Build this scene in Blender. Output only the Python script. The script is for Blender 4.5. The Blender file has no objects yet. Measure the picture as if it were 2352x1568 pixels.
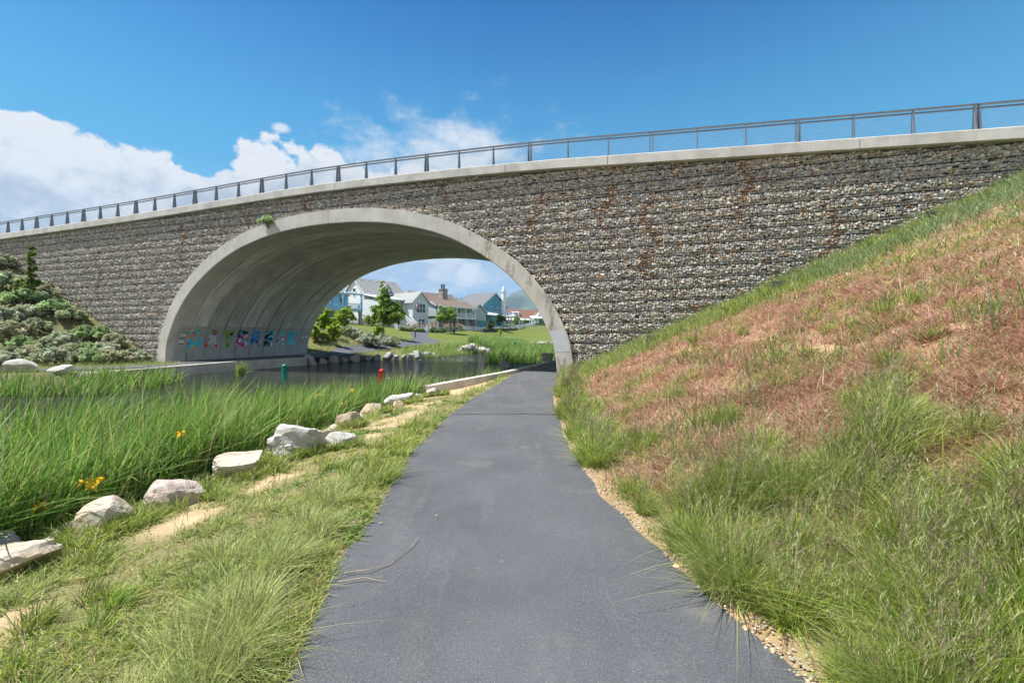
import bpy, bmesh, math, random
import numpy as np
from mathutils import Vector, Matrix
random.seed(7)
RNG = np.random.default_rng(11)
sc = bpy.context.scene
COL = sc.collection
R = math.radians

# ------------------------------------------------------------------ camera
CAM_H, FV, HV = 1.75, 1040.0, 770.0          # eye height; focal length and horizon row of the 2352 px wide photo
cam = bpy.data.cameras.new('camera'); cam_o = bpy.data.objects.new('camera', cam); COL.objects.link(cam_o)
cam.sensor_width = 36; cam.lens = 36 * FV / 2352; cam.shift_y = -14 / 2352
cam.clip_start = .05; cam.clip_end = 30000
cam_o.location = (0, 0, CAM_H); cam_o.rotation_euler = (R(90), 0, 0)
sc.camera = cam_o
def at(x, y, Y):                              # a surveyed photo point at distance Y as a world point
    return Vector(((x - 1176) / FV * Y, Y, CAM_H - (y - HV) / FV * Y))

# ------------------------------------------------------------------ bookkeeping
def tag(o, label, cat, group=None, kind=None):
    o['label'] = label; o['category'] = cat
    if group: o['group'] = group
    if kind: o['kind'] = kind
    return o
def thing(name, label, cat, loc=(0, 0, 0), rz=0, group=None):
    o = bpy.data.objects.new(name, None); COL.objects.link(o)
    o.empty_display_size = .3
    o.location = loc; o.rotation_euler = (0, 0, rz)
    return tag(o, label, cat, group)
def link(name, me, parent=None, loc=None, rz=0):
    o = bpy.data.objects.new(name, me); COL.objects.link(o)
    if parent: o.parent = parent
    if loc is not None: o.location = loc
    if rz: o.rotation_euler = (0, 0, rz)
    return o
def copy_tree(o, parent=None):
    c = o.copy(); COL.objects.link(c)
    if parent: c.parent = parent
    for ch in [k for k in bpy.data.objects if k.parent == o]: copy_tree(ch, c)
    return c
def structure(o): o['kind'] = 'structure'; return o
def np_mesh(name, V, loops, starts, mat, cols=None, smooth=False, tots=None):
    me = bpy.data.meshes.new(name)
    V = np.ascontiguousarray(V, np.float32); loops = np.ascontiguousarray(loops, np.int32); starts = np.ascontiguousarray(starts, np.int32)
    me.vertices.add(len(V)); me.vertices.foreach_set('co', V.ravel())
    me.loops.add(len(loops)); me.loops.foreach_set('vertex_index', loops)
    me.polygons.add(len(starts)); me.polygons.foreach_set('loop_start', starts)
    if cols is not None:
        a = me.color_attributes.new('col', 'FLOAT_COLOR', 'POINT')
        c4 = np.ones((len(V), 4), np.float32); c4[:, :3] = cols
        a.data.foreach_set('color', c4.ravel())
    me.polygons.foreach_set('use_smooth', np.full(len(starts), smooth, bool))
    me.update(calc_edges=True)
    if mat: me.materials.append(mat)
    return me
class MB:
    def __init__(s): s.V = []; s.F = []
    def add(s, vs, fs):
        b = len(s.V); s.V += [tuple(v) for v in vs]; s.F += [tuple(b + i for i in f) for f in fs]; return s
    def box(s, x0, x1, y0, y1, z0, z1):
        return s.add([(x0,y0,z0),(x1,y0,z0),(x1,y1,z0),(x0,y1,z0),(x0,y0,z1),(x1,y0,z1),(x1,y1,z1),(x0,y1,z1)],
                     [(0,3,2,1),(4,5,6,7),(0,1,5,4),(1,2,6,5),(2,3,7,6),(3,0,4,7)])
    def beam(s, p, q, w, h, w2=None, h2=None):
        p = Vector(p); q = Vector(q); d = (q - p).normalized()
        sd = d.cross(Vector((0, 0, 1)))
        if sd.length < 1e-3: sd = Vector((1, 0, 0))
        sd.normalize(); up = sd.cross(d)
        w2 = w if w2 is None else w2; h2 = h if h2 is None else h2
        vs = [p + sd*a*w/2 + up*b*h/2 for a, b in ((-1,-1),(1,-1),(1,1),(-1,1))] + [q + sd*a*w2/2 + up*b*h2/2 for a, b in ((-1,-1),(1,-1),(1,1),(-1,1))]
        return s.add(vs, [(0,1,2,3),(7,6,5,4),(4,5,1,0),(5,6,2,1),(6,7,3,2),(7,4,0,3)])
    def tube(s, pts, rad, n=6):
        pts = [Vector(p) for p in pts]
        if not hasattr(rad, '__len__'): rad = [rad] * len(pts)
        vs = []; fs = []
        for i, p in enumerate(pts):
            d = (pts[min(i+1, len(pts)-1)] - pts[max(i-1, 0)]).normalized()
            a = d.cross(Vector((0, 1, 0)) if abs(d.y) < .9 else Vector((1, 0, 0))).normalized(); b = d.cross(a)
            vs += [p + (a*math.cos(t) + b*math.sin(t)) * rad[i] for t in [2*math.pi*k/n for k in range(n)]]
        for i in range(len(pts)-1):
            for k in range(n): fs.append((i*n+k, i*n+(k+1) % n, (i+1)*n+(k+1) % n, (i+1)*n+k))
        fs.append(tuple(range(n-1, -1, -1))); fs.append(tuple((len(pts)-1)*n+k for k in range(n)))
        return s.add(vs, fs)
    def ext(s, poly, vec):
        n = len(poly); vec = Vector(vec); p = [Vector(v) for v in poly]
        return s.add(p + [v + vec for v in p], [tuple(range(n-1, -1, -1)), tuple(range(n, 2*n))] + [(i, (i+1) % n, n+(i+1) % n, n+i) for i in range(n)])
    def lathe(s, prof, n=12, c=(0, 0, 0)):
        vs = []; fs = []
        for r, z in prof: vs += [(c[0]+r*math.cos(2*math.pi*k/n), c[1]+r*math.sin(2*math.pi*k/n), c[2]+z) for k in range(n)]
        for i in range(len(prof)-1):
            for k in range(n): fs.append((i*n+k, i*n+(k+1) % n, (i+1)*n+(k+1) % n, (i+1)*n+k))
        fs.append(tuple(range(n-1, -1, -1))); fs.append(tuple((len(prof)-1)*n+k for k in range(n)))
        return s.add(vs, fs)
    def build(s, name, mat, parent=None, loc=None, smooth=False, rz=0, bevel=0):
        me = bpy.data.meshes.new(name); me.from_pydata(s.V, [], s.F)
        bm = bmesh.new(); bm.from_mesh(me); bmesh.ops.recalc_face_normals(bm, faces=bm.faces)
        if bevel: bmesh.ops.bevel(bm, geom=list(bm.edges), offset=bevel, segments=1, affect='EDGES')
        bm.to_mesh(me); bm.free()
        if mat: me.materials.append(mat)
        if smooth: me.polygons.foreach_set('use_smooth', np.ones(len(me.polygons), bool))
        return link(name, me, parent, loc, rz)

# ------------------------------------------------------------------ materials
def newmat(name):
    m = bpy.data.materials.new(name); m.use_nodes = True
    nt = m.node_tree; return m, nt, nt.nodes['Principled BSDF']
def nd(nt, typ, **kw):
    n = nt.nodes.new(typ)
    for k, v in kw.items():
        if k in n.inputs.keys(): n.inputs[k].default_value = v
        else: setattr(n, k, v)
    return n
def mixc(nt, fac, a, b, mode='MIX'):
    n = nt.nodes.new('ShaderNodeMix'); n.data_type = 'RGBA'; n.blend_type = mode
    for sck, v in ((n.inputs[0], fac), (n.inputs[6], a), (n.inputs[7], b)):
        if hasattr(v, 'links'): nt.links.new(v, sck)
        else: sck.default_value = v if not hasattr(v, '__len__') else (*v, 1)[:4]
    return n.outputs[2]
def mth(nt, op, a, b=None, c=None, clamp=False):
    n = nt.nodes.new('ShaderNodeMath'); n.operation = op; n.use_clamp = clamp
    for i, v in enumerate((a, b, c)):
        if v is None: continue
        if hasattr(v, 'links'): nt.links.new(v, n.inputs[i])
        else: n.inputs[i].default_value = v
    return n.outputs[0]
def sstep(nt, v, lo, hi):
    n = nt.nodes.new('ShaderNodeMapRange'); n.interpolation_type = 'SMOOTHSTEP'
    nt.links.new(v, n.inputs[0]); n.inputs[1].default_value = lo; n.inputs[2].default_value = hi
    return n.outputs[0]
def noise(nt, vec, scale, detail=4, rough=.55):
    n = nd(nt, 'ShaderNodeTexNoise', Scale=scale, Detail=detail, Roughness=rough)
    if vec is not None: nt.links.new(vec, n.inputs['Vector'])
    return n.outputs['Fac']
def coords(nt, kind='Object'):
    return nt.nodes.new('ShaderNodeTexCoord').outputs[kind]
def mapping(nt, vec, scale=(1, 1, 1), loc=(0, 0, 0)):
    n = nd(nt, 'ShaderNodeMapping'); n.inputs['Scale'].default_value = scale; n.inputs['Location'].default_value = loc
    nt.links.new(vec, n.inputs['Vector']); return n.outputs['Vector']
def bump(nt, bsdf, h, strength=.3, dist=.02):
    n = nd(nt, 'ShaderNodeBump', Strength=strength, Distance=dist); nt.links.new(h, n.inputs['Height'])
    nt.links.new(n.outputs['Normal'], bsdf.inputs['Normal'])
def mat_plain(name, col, rough=.7, var=.15, scale=3., metal=0, spec=.3, bmp=0, bscale=30):
    m, nt, b = newmat(name)
    v = coords(nt); n = noise(nt, v, scale, 5, .6)
    lo = [c*(1-var) for c in col]; hi = [min(1, c*(1+var)) for c in col]
    f = sstep(nt, n, .3, .7)
    nt.links.new(mixc(nt, f, lo, hi), b.inputs['Base Color'])
    b.inputs['Roughness'].default_value = rough; b.inputs['Metallic'].default_value = metal
    b.inputs['Specular IOR Level'].default_value = spec
    if bmp: bump(nt, b, noise(nt, v, bscale, 4), bmp, .02)
    return m
def mat_attr(name, rough=.6, transl=0, spec=.25, var=.15, scale=40):
    m, nt, b = newmat(name)
    a = nd(nt, 'ShaderNodeAttribute', attribute_name='col')
    n = noise(nt, coords(nt), scale, 2)
    c = mixc(nt, 1.0, a.outputs['Color'], mixc(nt, n, (1-var,)*3, (1+var,)*3), 'MULTIPLY')
    nt.links.new(c, b.inputs['Base Color'])
    b.inputs['Roughness'].default_value = rough; b.inputs['Specular IOR Level'].default_value = spec
    if transl:
        t = nt.nodes.new('ShaderNodeBsdfTranslucent'); nt.links.new(c, t.inputs['Color'])
        ms = nt.nodes.new('ShaderNodeMixShader'); ms.inputs[0].default_value = transl
        nt.links.new(b.outputs[0], ms.inputs[1]); nt.links.new(t.outputs[0], ms.inputs[2])
        nt.links.new(ms.outputs[0], nt.nodes['Material Output'].inputs['Surface'])
    return m
M = {}
M['blade'] = mat_attr('grass_blade', .5, .35, .3, .12, 3)
M['leaf'] = mat_attr('leaf', .5, .42, .3, .1, 5)
M['stone'] = mat_attr('gabion_stone', .8, 0, .2, .35, 25)

def mat_concrete(name, col, streak=.25, var=.15, stain=(.30, .26, .20)):
    m, nt, b = newmat(name)
    v = coords(nt)
    n1 = noise(nt, v, 1.3, 6, .6); n2 = noise(nt, mapping(nt, v, (6, 6, .5)), 1.0, 5, .65); n3 = noise(nt, v, 45, 3)
    c = mixc(nt, sstep(nt, n1, .3, .7), [k*(1-var) for k in col], [min(1, k*(1+var)) for k in col])
    c = mixc(nt, mth(nt, 'MULTIPLY', sstep(nt, n2, .52, .75), streak), c, [k*s for k, s in zip(col, (.45, .43, .40))])
    c = mixc(nt, mth(nt, 'MULTIPLY', sstep(nt, n3, .5, .75), .18), c, [k*.6 for k in col])
    nt.links.new(c, b.inputs['Base Color']); b.inputs['Roughness'].default_value = .85; b.inputs['Specular IOR Level'].default_value = .2
    bump(nt, b, n3, .25, .01)
    return m
M['concrete'] = mat_concrete('concrete', (.56, .55, .51))
def mat_vault():
    m, nt, b = newmat('vault_concrete'); v = coords(nt); col = (.76, .75, .70)
    sx = nt.nodes.new('ShaderNodeSeparateXYZ'); nt.links.new(v, sx.inputs[0])
    n1 = noise(nt, v, .9, 6, .6); n2 = noise(nt, mapping(nt, v, (.22, 4.5, .22)), 1.0, 6, .62); n3 = noise(nt, v, 45, 3); n4 = noise(nt, v, .45, 3)
    c = mixc(nt, sstep(nt, n1, .3, .7), [k*.8 for k in col], [k*1.12 for k in col])
    c = mixc(nt, mth(nt, 'MULTIPLY', sstep(nt, n2, .50, .68), .55), c, [k*.42 for k in col])
    fr = mth(nt, 'FRACT', mth(nt, 'DIVIDE', sx.outputs['Y'], 1.18))
    jd = mth(nt, 'MINIMUM', fr, mth(nt, 'SUBTRACT', 1.0, fr))
    jw = mth(nt, 'ADD', .012, mth(nt, 'MULTIPLY', sstep(nt, n4, .45, .7), .09))
    js = mth(nt, 'SUBTRACT', 1.0, mth(nt, 'DIVIDE', jd, jw), clamp=True)
    pn = nt.nodes.new('ShaderNodeTexWhiteNoise'); pn.noise_dimensions = '1D'; nt.links.new(mth(nt, 'FLOOR', mth(nt, 'DIVIDE', sx.outputs['Y'], 1.18)), pn.inputs['W'])
    c = mixc(nt, pn.outputs['Value'], c, mixc(nt, 1.0, c, (.74, .73, .70), 'MULTIPLY'))
    c = mixc(nt, mth(nt, 'MULTIPLY', js, .85), c, (.09, .08, .065))
    nt.links.new(c, b.inputs['Base Color']); b.inputs['Roughness'].default_value = .85; b.inputs['Specular IOR Level'].default_value = .2
    bump(nt, b, n3, .25, .01); return m
M['concrete_vault'] = mat_vault()
M['concrete_cap'] = mat_concrete('concrete_cap', (.52, .50, .46), .12)
M['wall_back'] = mat_plain('gabion_core', (.11, .10, .09), .95, .4, 12)
M['wire'] = mat_plain('galvanised_wire', (.16, .15, .14), .5, .3, 9, .5)
M['rail'] = mat_plain('painted_steel', (.125, .15, .18), .45, .15, 6, .0, .5)
M['cable'] = mat_plain('steel_cable', (.38, .40, .42), .3, .1, 6, .8, .5)
M['paintgrey'] = mat_plain('grey_masonry_paint', (.44, .44, .44), .6, .08, 2)
M['paintlight'] = mat_plain('pale_masonry_paint', (.52, .53, .56), .6, .06, 2)
M['paper'] = mat_plain('paper', (.8, .8, .8), .6, .03)
M['ink'] = mat_plain('black_tape', (.015, .015, .015), .5, .1)
M['blackmetal'] = mat_plain('black_metal', (.03, .03, .032), .45, .2, 8, .2, .4)
M['rust'] = mat_plain('rusty_brown', (.16, .07, .04), .8, .3, 12)

# ------------------------------------------------------------------ noise and ground height
def _hash(i, j, seed):
    h = np.sin(i*127.1 + j*311.7 + seed*74.7) * 43758.5453
    return h - np.floor(h)
def vnoise(x, y, sc_, seed=0, octv=3):
    x = np.asarray(x, float); y = np.asarray(y, float); o = 0; a = .5; t = 0
    for k in range(octv):
        X = x/sc_; Y = y/sc_; i = np.floor(X); j = np.floor(Y); fx = X-i; fy = Y-j
        fx = fx*fx*(3-2*fx); fy = fy*fy*(3-2*fy)
        s = seed + k*13
        v = (_hash(i, j, s)*(1-fx) + _hash(i+1, j, s)*fx)*(1-fy) + (_hash(i, j+1, s)*(1-fx) + _hash(i+1, j+1, s)*fx)*fy
        o = o + a*v; t += a; a *= .5; sc_ = sc_/2.03
    return o/t
def sm(x, lo, hi):
    t = np.clip((np.asarray(x, float)-lo)/(hi-lo), 0, 1); return t*t*(3-2*t)
BO = np.array([-19.72, 28.0]); BA = math.atan2(-.3252, .9457)        # bridge origin and its turn
def to_sd(x, y):
    return (x-BO[0])*.9457 + (y-BO[1])*-.3252, (x-BO[0])*.3252 + (y-BO[1])*.9457
def from_sd(s, d):
    return BO[0] + s*.9457 + d*.3252, BO[1] - s*.3252 + d*.9457
XL = np.array([(-8, -1.0), (0, -1.08), (2.27, -1.16), (3.35, -1.32), (4.41, -1.36), (6.93, -1.5), (10, -1.38), (12.4, -1.1), (16.2, -.5), (20.6, .05), (31.5, 3.75), (60, 13)])
XR = np.array([(-8, 1.7), (0, 1.6), (2.27, 1.47), (3.77, 1.18), (5, .98), (6.2, .90), (10, .98), (13, 1.15), (16.2, 1.55), (20.5, 2.12), (31.4, 5.9), (60, 15.2)])
XB = np.array([(-8, -4.8), (3.9, -4.45), (5, -4.5), (5.6, -4.3), (6.8, -4.1), (8.5, -3.9), (10.4, -3.7), (14.3, -3.3), (15.4, -2.7), (20.8, -.2)])
XT = np.array([(-3, -3.1), (3, -3.3), (4.5, -3.25), (5.65, -3.1), (8.2, -2.55), (12, -2.2), (16, -1.3)])
def pl(T, y): return np.interp(y, T[:, 0], T[:, 1])
WZ = -.42
WP = [(-6.0,-12,0),(-5.3,3.9,0),(-5.2,5,0),(-5.0,5.7,0),(-4.85,6.8,0),(-4.6,8.5,0),(-4.3,10.4,0),(-3.9,14.0,0),(-2.75,15.2,1),(-.25,20.8,1),(2.0,27.3,1),(3.4,31.6,0),
      (4.0,36,0),(9,44,0),(16,60,0),(22,90,0),(25,111,0),(14,114,0),(3.5,112,0),(.8,101,0),(-1.5,88,0),(-3.5,72,0),(-4,60,0),(-3.0,55.5,0),(-6.5,53,0),(-7.5,50,0),(-9.5,42.6,0),(-15.2,33.9,0),
      (-14.95,33.0,1),(-17.05,27.4,1),(-18.95,20.8,0),(-21.0,18.6,0),(-24,16.5,0),(-30,13,0),(-40,8,0),(-46,-12,0)]
WPA = np.array([(a, b) for a, b, _ in WP]); WPF = [f for _, _, f in WP]
def water_sd(x, y):
    x = np.asarray(x, float); y = np.asarray(y, float)
    ins = np.zeros(x.shape, bool); best = np.full(x.shape, 1e9); wall = np.zeros(x.shape, bool)
    n = len(WPA)
    for i in range(n):
        ax, ay = WPA[i]; bx, by = WPA[(i+1) % n]
        c = ((ay > y) != (by > y)); den = (by-ay) if by != ay else 1e-9
        ins ^= c & (x < (bx-ax)*(y-ay)/den + ax)
        t = np.clip(((x-ax)*(bx-ax)+(y-ay)*(by-ay))/((bx-ax)**2+(by-ay)**2), 0, 1)
        dd = np.hypot(x-ax-t*(bx-ax), y-ay-t*(by-ay))
        m = dd < best; best = np.where(m, dd, best); wall = np.where(m, bool(WPF[i]), wall)
    return np.where(ins, -best, best), wall
TP = np.array([(-15,39,.2),(-14.7,50,.35),(-10.7,60,.6),(-16.3,80,1.6),(-18,95,2.5),(-14.9,106,3.1),(-6.9,125,3.9),(2,150,4.9),(-24.4,55,3.6),(-17.6,46,.9),(-20.8,50,2.8),(-19.5,47,2.0),(-22,44,2.8),(-17.8,52,1.8),
    (-30.5,90,3.9),(-22,88,2.8),(-30,105,4.5),(-38,95,4.5),(-35,60,4.8),(-45,45,6),(-45,80,5.2),(-13.2,85,1.7),(-9.5,105,2.6),(-3.4,130,3.5),(9.7,150,4.0),(4.8,125,1.5),(-2.6,105,1.2),
    (-7,56,.3),(-6,66,.5),(-3,74,.1),(-1,92,.1),(1,108,.5),(5,117,.4),(14,118,.4),(10,200,6.4),(0,200,6.4),(-20,200,6.5),(40,200,5.5),(60,100,2),(40,60,1.2),(22,42,.8),(8,36,.3),(-60,150,6),(100,300,6),(-100,300,7),(0,400,7),(-100,60,6)], float)
def _tps_fit():
    P = TP[:, :2]/50; n = len(P)
    r2 = ((P[:, None]-P[None])**2).sum(-1); K = np.where(r2 > 0, r2*np.log(r2+1e-12)*.5, 0) + np.eye(n)*.004
    A = np.zeros((n+3, n+3)); A[:n, :n] = K; A[:n, n] = 1; A[:n, n+1:] = P; A[n, :n] = 1; A[n+1:, :n] = P.T
    return np.linalg.solve(A, np.concatenate([TP[:, 2], np.zeros(3)]))
TW = _tps_fit()
def tps(x, y):
    x = np.asarray(x, float)/50; y = np.asarray(y, float)/50; n = len(TP)
    o = TW[n] + TW[n+1]*x + TW[n+2]*y
    for i in range(n):
        r2 = (x-TP[i, 0]/50)**2 + (y-TP[i, 1]/50)**2
        o = o + TW[i]*.5*r2*np.log(r2+1e-12)
    return o
def H(x, y):
    x = np.asarray(x, float); y = np.asarray(y, float)
    s, d = to_sd(x, y)
    xl, xr, xb = pl(XL, y), pl(XR, y), pl(XB, y)
    q = np.maximum(0, x - xr - np.where(y > 20, .9, .25))
    zr = .45*(np.sqrt(q*q+.09)-.3) + (vnoise(x, y, 2.2, 3)-.5)*.30*sm(q, 0, 1.5) + (vnoise(x, y, .7, 113, 2)-.5)*.10*sm(q, .3, 1.0)
    zr = np.minimum(zr, 8.2)
    zv = -.2*np.clip((xl-x)/np.maximum(.3, xl-xb), 0, 1)
    zv = zv + (vnoise(x, y, 1.1, 8)-.5)*.10*sm(xl-x, 0, .8)
    mx, my = from_sd(s, np.minimum(d, 11.8-d))
    e = (mx+22.5)*-.6 + (my-28.7)*.8
    zl = .06 + .54*(np.sqrt(np.maximum(0, e)**2+.25)-.5) + (vnoise(x, y, 2.5, 5)-.5)*.25*sm(e, 0, 2)
    zl = np.minimum(zl, 8.6)
    zn = np.where(x > xr, zr, np.where(x > -9, zv, zl))
    inb = (s > -3.3) & (s < 23.75) & (d > -.4) & (d < 12.3)
    zn = np.where(inb, np.where(s > 12, -.02, .06), zn)
    zf = np.clip(tps(x, y), -.3, 9); far = sm(np.hypot(x, y), 230, 400); zf = zf*(1-far)+6.5*far
    zf = zf + (vnoise(x, y, 9, 21)-.5)*.35*sm(d, 20, 45)
    k = sm(d, 11.5, 17)
    z = zn*(1-k) + zf*k
    w, wall = water_sd(x, y)
    bw = np.where(wall, .30, 1.1); w0 = np.where(wall, .15, 0.0)
    tt = np.clip((w-w0)/(bw-w0), 0, 1); tt = tt*tt*(3-2*tt)
    z = np.where(w < 0, WZ-.06-.28*np.minimum(-w, 4)-np.where(wall, .25, 0), (WZ-.06) - np.where(wall & (tt <= 0), .25, 0) + (z-(WZ-.06))*tt)
    return z
def gz(x, y): return float(H(np.array([x]), np.array([y]))[0])

# ------------------------------------------------------------------ ground sheet
def axis(segs):
    o = []
    for a, b, n in segs: o += list(np.linspace(a, b, n, endpoint=False))
    return np.array(o + [segs[-1][1]])
gx = axis([(-4500,-1500,6),(-1500,-200,14),(-200,-60,20),(-60,-30,24),(-30,22,250),(22,60,30),(60,200,16),(200,1500,12),(1500,4500,6)])
gy = axis([(-400,-30,8),(-30,-4,16),(-4,34,190),(34,70,90),(70,160,110),(160,400,40),(400,1500,14),(1500,5200,6)])
GX, GY = np.meshgrid(gx, gy); GZ = H(GX, GY)
onpath = (GX > pl(XL, GY)-.02) & (GX < pl(XR, GY)+.02) & (GY < 33)
GZ = np.where(onpath, np.minimum(GZ, -.035), GZ)
FP = np.array([(-15.2,39.0),(-15.6,44),(-14.7,50),(-12.6,55.5),(-11.6,61),(-13.4,69),(-16.3,80),(-18.3,90),(-18.2,97),(-14.9,106),(-6.9,125),(2,150),(10,172)])
def cr(P, n):                                   # Catmull-Rom through points
    P = np.asarray(P, float); Q = np.vstack([2*P[0]-P[1], P, 2*P[-1]-P[-2]]); o = []
    for i in range(1, len(Q)-2):
        for t in np.linspace(0, 1, n, endpoint=False):
            p0, p1, p2, p3 = Q[i-1:i+3]
            o.append(.5*((2*p1)+(-p0+p2)*t+(2*p0-5*p1+4*p2-p3)*t*t+(-p0+3*p1-3*p2+p3)*t**3))
    return np.array(o + [P[-1]])
def dist_line(x, y, L):
    b = np.full(np.shape(x), 1e9)
    for (ax, ay), (bx, by) in zip(L[:-1], L[1:]):
        t = np.clip(((x-ax)*(bx-ax)+(y-ay)*(by-ay))/((bx-ax)**2+(by-ay)**2+1e-9), 0, 1)
        b = np.minimum(b, np.hypot(x-ax-t*(bx-ax), y-ay-t*(by-ay)))
    return b
FPC = cr(FP, 8)
LWP = np.array([(-18.2,26.2),(-19.8,24.0),(-23,21.8),(-28,19.0),(-38,14.5)])
fpd = dist_line(GX, GY, FPC)
GZ = np.where(fpd < 1.3, GZ-.06, GZ)
def trail(x, y):
    n = vnoise(x, y, .9, 31); n2 = vnoise(x, y, .35, 77)
    w = .06+.40*(n-.35)
    t = 1-sm(np.abs(x-pl(XT, y)+.25*(vnoise(x*0, y, 1.3, 4)-.5)), w*.5, w+.12)
    gate = np.zeros(np.shape(y))
    for yc, hw_ in ((2.9,.25),(4.5,.36),(5.75,.40),(8.3,.3)): gate = np.maximum(gate, 1-sm(np.abs(y-yc), hw_*.6, hw_*1.2))
    t = t*gate*sm(n, .2, .45)
    sandpatch = sm(y, 13.8, 14.6)*(1-sm(y, 18.4, 19.5))*sm(x-pl(XB, y), .15, .3)*(1-sm(x-pl(XL, y), -.75, -.35))
    other = sm(vnoise(x, y, .7, 57), .60, .70)*.8*sm(np.abs(pl(XL, y)-x), .6, 1.0)
    return np.clip(np.maximum(np.maximum(t, sandpatch), other), 0, 1)*(x < pl(XL, y)) * (x > pl(XB, y)-.1)
def redness(x, y):
    q = x-pl(XR, y); s, d = to_sd(x, y)
    r = sm(q + 1.2*(vnoise(x, y, 1.4, 2)-.5) + .8*np.exp(-((y-5.2)/.8)**2), .55, 1.3)*sm(-d + 2.5*(vnoise(x, y, 2.0, 12)-.5), 2.6, 4.6)*sm(y + 2.2*(vnoise(x, y, 1.0, 22)-.5) - .12*q, 2.2, 3.4)
    r2 = r*(1-.55*sm(x, 6.5, 11))*(1-.2*sm(vnoise(x, y, .62, 83, 2), .53, .64))
    return r2
def soilness(x, y):
    q = x-pl(XR, y)
    return np.clip((1-sm(q, .08, .38))*sm(vnoise(x, y, .8, 91), .2, .5) + sm(vnoise(x, y, .8, 44), .70, .78)*.8, 0, 1)*(q > 0)
gcol = np.zeros(GX.shape+(3,))
def lay(c, m):
    global gcol
    gcol = gcol*(1-m[..., None]) + np.array(c)*m[..., None]
one = np.ones(GX.shape)
SD, DD = to_sd(GX, GY)
lay((.26,.205,.13), one)
lay((.20,.185,.085), ((GX < pl(XL, GY)) & (DD < 2))*.9)
lay((.50,.37,.235), trail(GX, GY))
rr = redness(GX, GY)*(DD < 0)
lay((.20,.17,.085), ((GX > pl(XR, GY)) & (DD < 3))*.8)
lay((.29,.165,.11), rr*.9)
lay((.40,.27,.17), soilness(GX, GY)*((DD < 0) & (GX > pl(XR, GY))))
lay((.17,.16,.08), ((GX < -14) & (DD < 2))*.9)
far = sm(DD, 12.5, 15)*(GY < 5000)
lay((.135,.165,.040), far)
rough = far*(1-sm(GY + 10*(vnoise(GX, GY, 9, 3)-.5) + .8*np.clip(GX+16, -20, 0), 52, 62))*(GX < -8)
lay((.21,.205,.085), rough)
wsd, _ = water_sd(GX, GY)
lay((.13,.17,.055), far*(1-sm(wsd, 3, 9))*(GY > 55))
lay((.12,.15,.05), far*sm(vnoise(GX, GY, 11, 63), .48, .7)*(GX > -6)*.8)
lay((.16,.19,.06), far*sm(GY, 200, 300))
lay((.17,.09,.06), (DD > 4)*(DD < 14)*(SD > 2)*(SD < 8)*1.0)
lay((.06,.055,.035), 1-sm(wsd, -.1, .25))
lay((.055,.055,.06), far*(1-sm(fpd, 1.3, 1.6))*.0)
def mat_ground():
    m, nt, b = newmat('ground_soil')
    a = nd(nt, 'ShaderNodeAttribute', attribute_name='col'); v = coords(nt)
    n1 = noise(nt, v, 7, 8, .7); n2 = noise(nt, v, 60, 3); n3 = noise(nt, v, .35, 4)
    c = mixc(nt, 1.0, a.outputs['Color'], mixc(nt, n1, (.62,.62,.6), (1.35,1.35,1.32)), 'MULTIPLY')
    c = mixc(nt, 1.0, c, mixc(nt, n3, (.8,.85,.8), (1.18,1.14,1.15)), 'MULTIPLY')
    c = mixc(nt, mth(nt, 'MULTIPLY', sstep(nt, n2, .58, .72), .5), c, mixc(nt, 1.0, c, (1.5,1.4,1.3), 'MULTIPLY'))
    nt.links.new(c, b.inputs['Base Color']); b.inputs['Roughness'].default_value = .95; b.inputs['Specular IOR Level'].default_value = .1
    bump(nt, b, n1, .6, .04)
    return m
ny, nx = GX.shape
idx = np.arange(nx*ny).reshape(ny, nx)
quads = np.stack([idx[:-1, :-1], idx[:-1, 1:], idx[1:, 1:], idx[1:, :-1]], -1).reshape(-1, 4)
V = np.stack([GX, GY, GZ], -1).reshape(-1, 3)
structure(link('ground', np_mesh('ground', V, quads.ravel(), np.arange(0, quads.size, 4), mat_ground(), gcol.reshape(-1, 3), True)))

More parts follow.
